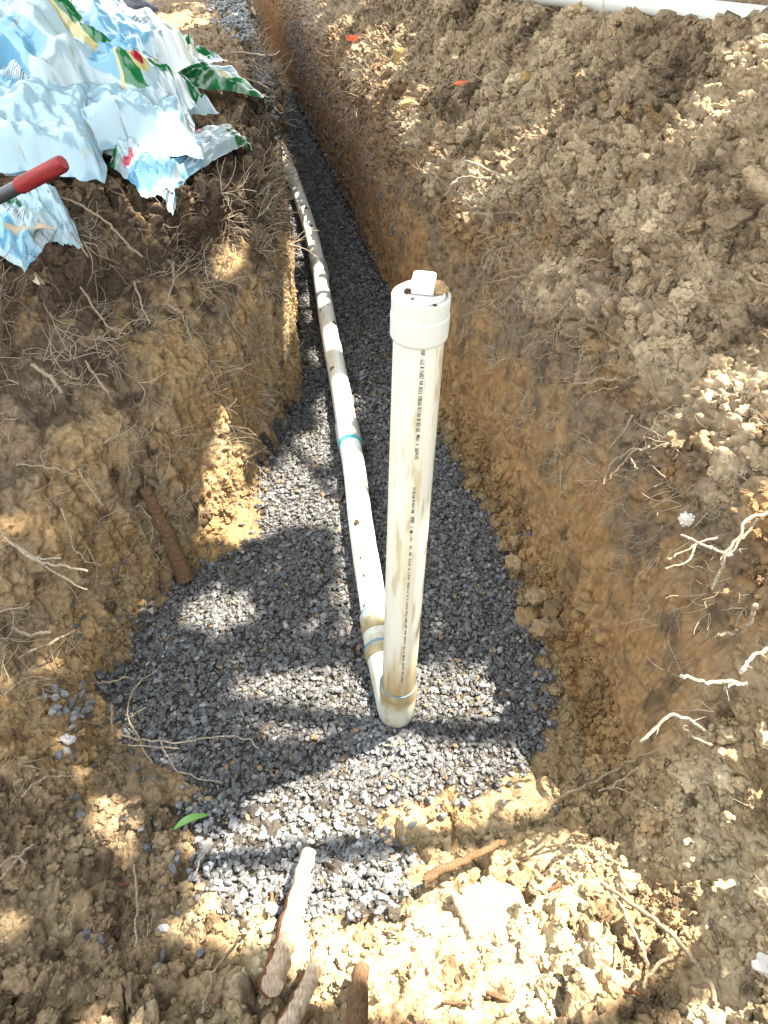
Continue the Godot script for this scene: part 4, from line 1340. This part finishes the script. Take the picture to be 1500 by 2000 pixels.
func bag(i: int, b: Array, skin: Material) -> void:
	var nu := 38
	var nv := 54
	var fold := noise(FastNoiseLite.TYPE_SIMPLEX_SMOOTH, 1.0, 500 + i, 2)
	var ax := Vector2(cos(b[2]), sin(b[2]))
	var ay := Vector2(-ax.y, ax.x)
	var top: Array = []
	var crumple: float = b[7]
	var lie := fold.get_noise_2d(3.0, 8.0) * 2.0
	var tilt := Vector2(fold.get_noise_2d(11.0, 2.0), fold.get_noise_2d(5.0, 21.0)) * 0.35
	var creases: Array = []
	var own_rng := RandomNumberGenerator.new()
	own_rng.seed = 900 + i
	for c in 8:
		var t := own_rng.randf_range(0, PI)
		creases.append([cos(t), sin(t), own_rng.randf_range(-0.25, 0.25), own_rng.randf_range(-0.035, 0.05), own_rng.randf_range(0.012, 0.045)])
	var mid_y := maxf(rough_base[below(b[0], b[1])].y, b[9]) + 0.22 * exp(-pow((b[0] + 1.75) / 0.7, 2) - pow((b[1] - 4.9) / 1.1, 2))
	for iv in nv + 1:
		var line: Array = []
		for iu in nu + 1:
			var u := float(iu) / nu - 0.5
			var v := float(iv) / nv - 0.5
			# the sheet is gathered in along its folds
			var g1 := fold.get_noise_2d(u * 2.2 + lie * v, v * 1.6)
			var g2 := fold.get_noise_2d(u * 5.5 + 40.0 + 2.0 * v, v * 3.0 + 10.0)
			var g3 := fold.get_noise_2d(u * 13.0 - 3.0 * v, v * 9.0 + 70.0)
			var lx: float = (u * (1.0 - 0.12 * crumple * g1) + 0.04 * crumple * g2) * b[3]
			var ly: float = (v * (1.0 - 0.12 * crumple * g2) + 0.05 * crumple * g1) * b[4]
			var xz := Vector2(b[0], b[1]) + ax * lx + ay * ly
			var y := 0.0
			for q: Vector2 in [Vector2(0, 0), Vector2(0.06, 0), Vector2(-0.06, 0), Vector2(0, 0.08), Vector2(0, -0.08)]:
				y += rough_base[below(xz.x + q.x, xz.y + q.y)].y * 0.2
			y = maxf(y, b[9])
			y += 0.22 * exp(-pow((xz.x + 1.75) / 0.7, 2) - pow((xz.y - 4.9) / 1.1, 2))
			# the film keeps some stiffness: partly it lies as a tilted plane of its own
			var own := mid_y + tilt.x * lx + tilt.y * ly
			y = lerpf(y, own, 0.3 if b[9] > 1.0 else 0.0)
			var ridge := 0.06 * g1 + 0.045 * g2 + 0.010 * g3
			for c: Array in creases:
				var off: float = absf(lx * c[0] + ly * c[1] - c[2] + 0.06 * g1)
				ridge += c[3] * exp(-off / c[4])
			var rim := 1.0 - smoothstep(0.38, 0.5, maxf(absf(u), absf(v)))
			y += b[5] * (0.35 + 0.65 * rim) + ridge * crumple * (0.15 + 0.85 * rim) + 0.045 * (1.0 - 4.0 * u * u) * (1.0 - 4.0 * v * v) + 0.03
			line.append(Vector3(xz.x, y, -xz.y))
		top.append(line)
	var at: Vector3 = top[nv / 2][nu / 2]
	var st := start()
	for side in 2:
		st.set_smooth_group(side)
		for iv in nv:
			for iu in nu:
				for q: Array in ([[0, 0], [0, 1], [1, 0], [1, 0], [0, 1], [1, 1]] if side == 0 else [[0, 0], [1, 0], [0, 1], [1, 0], [1, 1], [0, 1]]):
					var p: Vector3 = top[iv + q[1]][iu + q[0]]
					var e := minf(minf(iu + q[0], nu - iu - q[0]), minf(iv + q[1], nv - iv - q[1]))
					if side == 1:
						p.y -= 0.014 * minf(1.0, e / 3.0)
					st.set_uv(Vector2(float(iu + q[0]) / nu, float(iv + q[1]) / nv))
					st.add_vertex(p - at)
	st.index()
	st.generate_normals()
	var o := put("plastic_bag", st.commit(), skin)
	o.position = at
	tag(o, b[8], "bag", "empty plastic bags heaped on the left bank")


# ---------------------------------------------------------------- roots and wood

func build_roots() -> void:
	for k in ROOTS.size():
		var q: Array = ROOTS[k]
		var st := start()
		var first := true
		var at: Vector3 = q[4][0][0]
		for line: Array in q[4]:
			var pts: Array = []
			for p: Vector3 in line:
				pts.append(p - at)
			if first or true:
				# the near end of a main root runs on into the soil
				pass
			var p := path(pts, 7, 0.010)
			var a: float = (q[1] if first else q[1] * 0.72) * 0.66
			var radii := tapered(p.size(), a, (q[2] if first else q[2] * 0.75) * 0.8)
			for e in radii.size():
				radii[e] *= 1.0 + 0.2 * fine.get_noise_1d(e * 0.16 + k * 9.0 + p[e].x * 3.0)
			tube(st, p, radii, 8, 0.35)
			if not first:
				pass
			# rootlets
			for e in range(4, p.size() - 2, 6):
				if rng.randf() < 0.4:
					var away := Vector3(r(-1, 1), r(-0.8, 0.5), r(-0.2, 1)).normalized()
					var end := p[e] + away * r(0.02, 0.06) * (a / 0.007)
					tube(st, path([p[e], p[e].lerp(end, 0.5) + Vector3(0, r(-0.01, 0.01), 0), end], 3, 0.006), tapered(7, a * 0.4, a * 0.15), 5)
			first = false
		var o := put("root", st.commit(), m.root_white if q[3] == 1 else m.root)
		o.position = at
		tag(o, q[0], "root")
	# hair roots: too many and too fine to count
	var hairs: Array = []
	for i in 6:
		var st := start()
		for h in 3:
			var pts: Array = [Vector3(0, -0.02, 0)]
			var dir := Vector3(r(-0.5, 0.5), 1, r(-0.5, 0.5)).normalized()
			var p := Vector3.ZERO
			for k in 5:
				pts.append(p)
				dir = (dir + Vector3(r(-0.6, 0.6), r(-0.5, 0.2), r(-0.6, 0.6))).normalized()
				p += dir * r(0.10, 0.28)
			tube(st, path(pts, 2), tapered(11, 0.011, 0.0035), 4)
		hairs.append(st.commit())
	var holder := Node3D.new()
	holder.name = "hair_roots"
	tag(holder, "fine pale hair roots fringing the lips and walls of the trench", "", "", "stuff")
	add_child(holder)
	var where: Array = []
	var colors: Array = []
	for i in 6:
		where.append([])
		colors.append(PackedColorArray())
	for b: Array in [
		[3.9, 8.0, 2.5, 3.9, 480, 0.08, 0.26], [6.0, 11.0, 2.6, 3.4, 130, 0.12, 0.3], [1.4, 3.9, 2.6, 4.8, 900, 0.06, 0.24], [2.2, 5.0, 3.0, 3.7, 420, 0.10, 0.28], [1.2, 3.6, 8.8, 10.4, 950, 0.05, 0.18], [3.4, 7.0, 9.3, 10.4, 190, 0.08, 0.22],
		[6.5, 11.0, 9.2, 10.4, 150, 0.12, 0.30], [1.2, 6.0, 10.4, 11.8, 120, 0.06, 0.16], [1.1, 2.6, 8.2, 9.6, 70, 0.05, 0.12], [0.35, 1.2, 2.8, 10.2, 130, 0.04, 0.10], [0.5, 1.3, 7.0, 9.8, 70, 0.05, 0.12], [1.2, 2.2, 3.4, 4.9, 110, 0.06, 0.16],
	]:
		for i in b[4]:
			var at := surface(r(b[0], b[1]), r(b[2], b[3]))
			if tint.get_noise_3dv(ground[at] * 1.2) < r(-0.35, 0.15):
				continue
			var n := (ground_n[at] + Vector3(r(-0.7, 0.7), r(-0.9, 0.3), r(-0.7, 0.7))).normalized()
			var side := n.cross(Vector3(r(-1, 1), r(-1, 1), r(-1, 1))).normalized()
			var size := r(b[5], b[6])
			var thin := r(0.6, 1.1)
			where[i % 6].append(Transform3D(Basis(side, n, side.cross(n)).scaled_local(Vector3(thin, 1.0, thin) * size), ground[at]))
			colors[i % 6].append(Color(0.30, 0.245, 0.175) * r(0.35, 1.2))
	for b: Array in [[1.2, 5.0, 8.1, 9.8, 900], [1.3, 4.5, 3.0, 4.9, 500], [1.2, 5.0, 10.2, 12.0, 300]]:
		for i in b[4]:
			var at := surface(r(b[0], b[1]), r(b[2], b[3]))
			var n := ground_n[at]
			var along := (Vector3(r(-0.5, 0.5), r(-1.2, -0.2), r(-0.5, 0.5)) + n * r(-0.1, 0.25)).normalized()
			var side := along.cross(n).normalized()
			var size := r(0.012, 0.04)
			where[i % 6].append(Transform3D(Basis(side, along, side.cross(along)).scaled_local(Vector3(2.0, 1.0, 2.0) * size), ground[at] + n * 0.003))
			colors[i % 6].append(Color(0.05, 0.036, 0.024) * r(0.5, 1.6))
	for i in 6:
		many("hair_root", holder, hairs[i], m.hair, where[i], colors[i])


func build_wood() -> void:
	var grain := noise_texture(FastNoiseLite.TYPE_SIMPLEX_SMOOTH, 0.02, 71, 4, Color(0.55, 0.45, 0.36), Color(1, 1, 1), 256)
	var pale := plain(lin(0.60, 0.53, 0.42), 0.8, 0.3)
	var rust := plain(lin(0.20, 0.095, 0.05), 0.85, 0.3)
	var old := plain(lin(0.17, 0.115, 0.068), 0.9, 0.3)
	for k: StandardMaterial3D in [pale, rust, old]:
		k.albedo_texture = grain
		k.uv1_triplanar = true
		k.uv1_scale = Vector3(34, 9, 7)
		k.heightmap_enabled = true
		k.heightmap_texture = grain
		k.heightmap_scale = 0.35
	for q: Array in [
		["log", "pale split log lying on the sunlit gravel at the near bank", [Vector3(-0.228, 0.135, -1.03), Vector3(-0.25, 0.20, -0.84), Vector3(-0.279, 0.285, -0.63)], 0.022, 0.028, pale],
		["log", "short log end below the pale split log, half in the soil", [Vector3(-0.165, 0.24, -0.72), Vector3(-0.19, 0.30, -0.62), Vector3(-0.23, 0.38, -0.50)], 0.018, 0.022, pale],
		["log", "grey stub of wood right of the two pale logs", [Vector3(-0.058, 0.245, -0.68), Vector3(-0.064, 0.40, -0.48)], 0.020, 0.023, old],
		["log", "dark rotten log leaning against the foot of the left wall", [Vector3(-0.985, 0.46, -2.375), Vector3(-0.93, 0.28, -2.345), Vector3(-0.87, 0.02, -2.285)], 0.022, 0.033, old],
		["stick", "thick wet brown stick lying on the bank below the upright pipe", [Vector3(0.128, 0.125, -0.955), Vector3(0.19, 0.138, -0.985), Vector3(0.25, 0.13, -1.01), Vector3(0.377, 0.095, -1.085)], 0.016, 0.010, old],
	]:
		var at: Vector3 = q[2][0]
		var pts: Array = []
		for p: Vector3 in q[2]:
			pts.append(p - at)
		var o := thing(q[0], q[1], "log" if q[0] == "log" else "stick", at)
		var p := path(pts, 9, 0.008)
		var st := start()
		tube(st, p, tapered(p.size(), q[3], q[4]), 18, 0.3)
		put("wood", st.commit(), q[5], o)
		if q[0] == "log":
			var bt := start()
			var shift := PackedVector3Array()
			for e in range(int(p.size() * 0.35), p.size()):
				shift.append(p[e] + Vector3(-0.012, -0.006, 0.004))
			tube(bt, shift, tapered(shift.size(), q[3] * 0.9, q[4] * 0.92), 14, 0.35)
			put("bark", bt.commit(), old if q[5] == old else rust, o)
	# wood chips in the near soil
	for k in 9:
		var x: float = [-0.42, 0.30, 0.44, 0.18, 0.52, -0.33, 0.62, 0.22, -0.75][k]
		var dist: float = [0.62, 0.62, 0.72, 0.60, 0.95, 0.90, 0.62, 1.12, 0.95][k]
		var st := start()
		var a := r(0, TAU)
		var d := Vector3(cos(a), 0.1, sin(a)) * r(0.02, 0.045)
		tube(st, path([-d, Vector3(0, 0.004, 0), d], 3, 0.004), tapered(7, 0.006, 0.004), 6, 0.6)
		var o := put("wood_chip", st.commit(), old if k % 2 else rust)
		o.position = Vector3(x, height(x, dist) + 0.008, -dist)
		tag(o, "small brown splinter of wood lying in the soil of the near bank", "wood chip", "wood splinters in the near bank")


# ---------------------------------------------------------------- small things

func build_small_things() -> void:
	# the tool whose grip shows at the left edge
	var tool := thing("shovel", "shovel with a red rubber grip leaning in from the left edge", "shovel", Vector3(-2.2, 1.15, -2.7))
	var tip := Vector3(1.212, 0.555, 0.257)
	var dir := tip.normalized()
	var red := plain(lin(0.27, 0.030, 0.038), 0.6, 0.35)
	red.albedo_texture = noise_texture(FastNoiseLite.TYPE_SIMPLEX_SMOOTH, 0.02, 91, 4, Color(0.75, 0.62, 0.55), Color(1, 1, 1), 256, 0.35)
	var black := plain(lin(0.025, 0.027, 0.032), 0.5, 0.5)
	var gt := start()
	var gl := tip.length()
	tube(gt, PackedVector3Array([dir * (gl - 0.20), dir * (gl - 0.195), dir * (gl - 0.1), dir * (gl - 0.012), dir * (gl - 0.004), dir * gl]), PackedFloat32Array([0.024, 0.0262, 0.0258, 0.0262, 0.0235, 0.017]), 28)
	put("grip", gt.commit(), red, tool)
	var sh := start()
	tube(sh, PackedVector3Array([dir * 0.1, dir * (gl - 0.19)]), PackedFloat32Array([0.020, 0.0215]), 20)
	put("shaft", sh.commit(), black, tool)
	var blade := put("blade", lump(401, 0, 0.0, 2, Vector3(0.11, 0.17, 0.012)), plain(lin(0.2, 0.19, 0.18), 0.5), tool)
	blade.basis = Basis(Quaternion(Vector3.UP, dir)) * blade.basis
	blade.position = dir * -0.02
	# grey stones spilled on the left bank
	var pale_slates: Array = []
	for c: Color in [lin(0.20, 0.21, 0.215), lin(0.25, 0.258, 0.258), lin(0.15, 0.158, 0.163)]:
		var s: StandardMaterial3D = m.slates[0].duplicate()
		s.albedo_color = c
		pale_slates.append(s)
	var pile := [Vector3(-1.164, 0.245, -1.578), Vector3(-1.136, 0.215, -1.578), Vector3(-1.117, 0.171, -1.621), Vector3(-1.094, 0.146, -1.617), Vector3(-1.142, 0.235, -1.532), Vector3(-1.116, 0.193, -1.551), Vector3(-1.085, 0.157, -1.566), Vector3(-1.124, 0.219, -1.491), Vector3(-1.103, 0.202, -1.492), Vector3(-1.078, 0.18, -1.477), Vector3(-1.076, 0.167, -1.516), Vector3(-1.102, 0.209, -1.457), Vector3(-1.076, 0.183, -1.444), Vector3(-1.072, 0.192, -1.405), Vector3(-1.065, 0.165, -1.466), Vector3(-1.069, 0.204, -1.362), Vector3(-1.064, 0.184, -1.394), Vector3(-1.065, 0.215, -1.318), Vector3(-1.055, 0.201, -1.342), Vector3(-1.175, 0.265, -1.526), Vector3(-1.093, 0.187, -1.53), Vector3(-1.086, 0.153, -1.597), Vector3(-1.12, 0.226, -1.456), Vector3(-1.12, 0.168, -1.658), Vector3(-1.141, 0.238, -1.503), Vector3(-1.126, 0.207, -1.567)]
	for k in pile.size():
		var p: Vector3 = pile[k]
		var o := put("slate_stone", stones[k % 8], pale_slates[k % 3])
		o.transform = Transform3D(stone_basis(r(0.017, 0.023), 0.7), Vector3(p.x, height(p.x, -p.z) + 0.018 + 0.007 * (k % 3), p.z))
		tag(o, "pale blue grey slate stone in the small pile on the lower left bank", "stone", "pale slate stones piled on the left bank")
	var stray := [Vector3(-0.984, 0.197, -1.194), Vector3(-1, 0.22, -1.165), Vector3(-0.959, 0.206, -1.147), Vector3(-0.858, 0.125, -1.173), Vector3(-0.757, 0.134, -1.101), Vector3(-0.739, 0.141, -1.066), Vector3(-0.807, 0.13, -1.136), Vector3(-0.731, 0.114, -1.144), Vector3(-0.78, 0.136, -1.1), Vector3(-0.868, 0.175, -1.081), Vector3(-0.64, 0.131, -1.039), Vector3(-0.635, 0.143, -0.988), Vector3(-0.809, 0.252, -0.777), Vector3(-0.764, 0.252, -0.765), Vector3(-0.738, 0.254, -0.745), Vector3(-0.599, 0.238, -0.732), Vector3(-0.605, 0.253, -0.697), Vector3(-0.498, 0.22, -0.738), Vector3(-1.163, 0.301, -1.912), Vector3(-1.179, 0.295, -1.866), Vector3(-1.161, 0.256, -1.837), Vector3(-1.2, 0.395, -1.929), Vector3(-0.885, 0.191, -2.454), Vector3(-0.758, 0.027, -2.53)]
	for k in stray.size():
		var p: Vector3 = stray[k]
		var o := put("slate_stone", stones[k % 8], m.slates[k % 6])
		o.transform = Transform3D(stone_basis(r(0.011, 0.019), 0.6), Vector3(p.x, height(p.x, -p.z) + 0.010, p.z))
		tag(o, "dark slate stone lying loose on the lower left soil", "stone", "dark stones strewn on the left soil")
	# lumps of clay along the foot of the right wall
	var lumps := [Vector3(0.564, 0.049, -2.489), Vector3(0.597, 0.05, -2.388), Vector3(0.655, 0.073, -2.333), Vector3(0.695, 0.15, -2.165), Vector3(0.654, 0.056, -2.165), Vector3(0.709, 0.093, -2.073), Vector3(0.596, 0.046, -2.059), Vector3(0.649, 0.055, -1.996), Vector3(0.715, 0.062, -1.963), Vector3(0.731, 0.161, -2.026), Vector3(0.613, 0.059, -2.513), Vector3(0.524, 0.054, -2.775), Vector3(0.454, 0.05, -3.11), Vector3(0.369, 0.052, -3.438), Vector3(0.398, 0.117, -3.492), Vector3(0.465, 0.05, -2.939)]
	for k in lumps.size():
		var p: Vector3 = lumps[k]
		var size := r(0.028, 0.052)
		var mat: StandardMaterial3D = m.clods.duplicate() if k < 3 else (get_node("clay_lump" if k % 3 == 0 else "clay_lump_00%d" % (k % 3)) as MeshInstance3D).material_override
		if k < 3:
			mat.vertex_color_use_as_albedo = false
			mat.albedo_color = [lin(0.24, 0.165, 0.085), lin(0.30, 0.21, 0.12), lin(0.19, 0.13, 0.07)][k]
		var o := put("clay_lump", lump(420 + k, 4, 0.5, 3, Vector3(1.2, 0.75, 1)), mat)
		o.transform = Transform3D(Basis(Vector3.UP, r(0, TAU)).scaled_local(Vector3.ONE * size), Vector3(p.x, height(p.x, -p.z) + size * 0.3, p.z))
		var nearer := 0
		for q: Vector3 in lumps:
			nearer += 1 if q.z > p.z or (q.z == p.z and q.x < p.x) else 0
		tag(o, "brown clay lump fallen at the foot of the right wall, %s from the near end" % ["first", "second", "third", "fourth", "fifth", "sixth", "seventh", "eighth", "ninth", "tenth", "eleventh", "twelfth", "thirteenth", "fourteenth", "fifteenth", "sixteenth"][nearer], "clay lump", "clay lumps along the foot of the right wall")
	var yellow: StandardMaterial3D = m.clods.duplicate()
	yellow.vertex_color_use_as_albedo = false
	yellow.albedo_color = lin(0.37, 0.25, 0.10)
	for q: Array in [[0.169, 5.5, 0.085, "squarish yellow clay block on the heap behind the pipe cap"], [0.155, 6.54, 0.095, "brownish yellow clay block high on the heap above the squarish one"], [0.784, 4.7, 0.06, "small yellow clay block near the top of the heap"]]:
		var o := put("clay_block", lump(int(q[1] * 100), 7, 0.08, 3, Vector3(1, 0.8, 0.9)), yellow)
		o.transform = Transform3D(Basis(Vector3(0.3, 1, 0.2).normalized(), q[1]).scaled_local(Vector3.ONE * q[2]), Vector3(q[0], height(q[0], q[1]) + q[2] * 0.4, -q[1]))
		tag(o, q[3], "clay block")
	var clay: StandardMaterial3D = m.clods.duplicate()
	clay.vertex_color_use_as_albedo = false
	clay.albedo_color = lin(0.46, 0.37, 0.225)
	var slab := thing("clay_slab", "pale yellow smeared clay slab with curved ridges on the near bank", "clay slab", Vector3(0.31, height(0.31, 0.86) + 0.008, -0.86))
	for k in 8:
		var st := start()
		var x := -0.075 + 0.021 * k + r(-0.006, 0.006)
		var z0 := -0.085 + r(-0.03, 0.03)
		var z1 := 0.10 + r(-0.05, 0.02)
		var p := path([Vector3(x - 0.025, -0.012, z0), Vector3(x + 0.004 + r(-0.005, 0.005), 0.004, lerpf(z0, z1, 0.3)), Vector3(x + 0.014, 0.012, lerpf(z0, z1, 0.65)), Vector3(x + 0.03, 0.022, z1)], 7, 0.008)
		var radii := PackedFloat32Array()
		for e in p.size():
			radii.append(0.004 + r(0.017, 0.021) * sin(PI * clampf(float(e) / (p.size() - 1) * 0.9 + 0.07, 0, 1)))
		tube(st, p, radii, 12, 0.3)
		put("clay_ridge", st.commit(), clay, slab).scale = Vector3(1, 0.7, 1)
	# scraps, leaves and the rest
	var neon := plain(lin(0.75, 0.12, 0.035), 0.6, 0.3)
	for q: Array in [[-0.26, 7.95, 0.11, "larger orange plastic scrap on the far end of the heap"], [0.48, 5.2, 0.055, "small orange plastic scrap on the heap above the pipe"]]:
		var o := put("orange_scrap", crumpled(q[2], int(q[1] * 10)), neon)
		o.position = Vector3(q[0], height(q[0], q[1]) + 0.03, -q[1])
		tag(o, q[3], "scrap")
	var cloth := plain(lin(0.075, 0.075, 0.09), 0.8, 0.3)
	for q: Array in [[-2.62, 9.4, 0.17, "crumpled dark grey cloth on the sunny ground at upper left"], [-2.86, 9.45, 0.10, "small black rag beside the grey cloth at upper left"]]:
		var o := put("cloth", lump(int(q[2] * 1000), 2, 0.6, 3, Vector3(1.2, 0.5, 0.7)), cloth)
		o.transform = Transform3D(Basis(Vector3.UP, q[0]).scaled_local(Vector3.ONE * q[2]), Vector3(q[0], height(q[0], q[1]) + q[2] * 0.3, -q[1]))
		tag(o, q[3], "cloth")
	var white := put("white_stone", lump(431, 6, 0.8, 3, Vector3(1, 1.2, 0.8)), plain(lin(0.42, 0.39, 0.34), 0.9))
	white.transform = Transform3D(Basis().scaled_local(Vector3.ONE * 0.019), Vector3(0.93, 0.885, -1.71))
	tag(white, "white stone stuck in the upper right wall", "stone")
	var edge := put("white_stone", lump(432, 6, 0.4, 3, Vector3(1, 0.7, 1.2)), plain(lin(0.50, 0.47, 0.42), 0.85))
	edge.transform = Transform3D(Basis().scaled_local(Vector3.ONE * 0.05), Vector3(0.925, height(0.925, 0.63) + 0.02, -0.63))
	tag(edge, "rounded white stone at the lower right edge", "stone")
	var spare := thing("spare_pipe", "pale pipe lying on top of the heap at the upper edge", "pipe", Vector3(0.6, 1.745, -6.6))
	var sp := start()
	tube(sp, PackedVector3Array([Vector3(0, 0, 0), Vector3(1.2, 0.18, 3.4)]), PackedFloat32Array([0.057, 0.057]), 24)
	put("pipe_length", sp.commit(), m.pvc_white, spare)
	ring_at("pipe_bell", Vector3(0.6, 0.09, 1.7), Vector3(1.2, 0.18, 3.4), 0.066, 0.09, m.pvc_white, spare)
	var spill := Node3D.new()
	spill.name = "gravel_spill"
	tag(spill, "small spill of light grey gravel on the far left lip of the trench", "gravel", "", "stuff")
	add_child(spill)
	var where: Array = []
	var colors := PackedColorArray()
	for k in 900:
		var t := r(0, 1)
		var x := lerpf(-1.85, -1.12, t) + rng.randfn(0.0, 0.10)
		var dist := lerpf(10.4, 7.9, t) + rng.randfn(0.0, 0.15)
		where.append(Transform3D(stone_basis(r(0.016, 0.026), 0.6), Vector3(x, height(x, dist) + r(0.0, 0.05), -dist)))
		colors.append(Color(0.17, 0.185, 0.2) * r(0.7, 1.4))
	many("gravel_layer", spill, stones[2], m.stone, where, colors)
	var leaf_green := plain(lin(0.10, 0.22, 0.04), 0.5)
	var g := put("green_leaf", blade_leaf(0.115, 0.013, 0.02), leaf_green)
	g.position = Vector3(-0.672, height(-0.65, 1.14) + 0.022, -1.125)
	g.rotation.y = 0.45
	tag(g, "narrow green leaf lying on the soil at the edge of the gravel", "leaf")
	var dry := plain(lin(0.32, 0.25, 0.17), 0.8)
	var kinds := ["dry curled tan leaf on the left bank under the lowest bag", "broad dry leaf left of the curled one", "narrow dry leaf hanging below the lowest bag"]
	var spots := [Vector3(-1.46, 0, -3.09), Vector3(-1.52, 0, -3.04), Vector3(-1.43, 0, -3.0)]
	for k in 3:
		var o := put("dry_leaf", blade_leaf([0.11, 0.10, 0.12][k], [0.035, 0.045, 0.018][k], 0.045), dry)
		o.position = spots[k] + Vector3(0, height(spots[k].x, -spots[k].z) + 0.03, 0)
		o.rotation = Vector3(0.3 * k, [0.4, 1.9, -1.0][k], 0.5)
		tag(o, kinds[k], "leaf")


func crumpled(size: float, seed_: int) -> ArrayMesh:
	return lump(seed_, 3, 0.9, 3, Vector3(1.2, 0.35, 0.7) * size * 0.6)


func blade_leaf(long: float, half: float, curl: float) -> ArrayMesh:
	var st := start()
	var n := 10
	var line: Array = []
	for side in 2:
		for k in n:
			for q: Array in [[0, -1], [1, -1], [1, 0], [0, -1], [1, 0], [0, 0], [0, 0], [1, 0], [1, 1], [0, 0], [1, 1], [0, 1]]:
				var t: float = float(k + q[0]) / n
				var w := half * pow(sin(PI * clampf(t * 0.93 + 0.03, 0, 1)), 0.8)
				st.add_vertex(Vector3(t * long, curl * sin(PI * t) + absf(q[1]) * w * 0.4 - 0.0012 * side, q[1] * w))
	st.generate_normals()
	return st.commit()
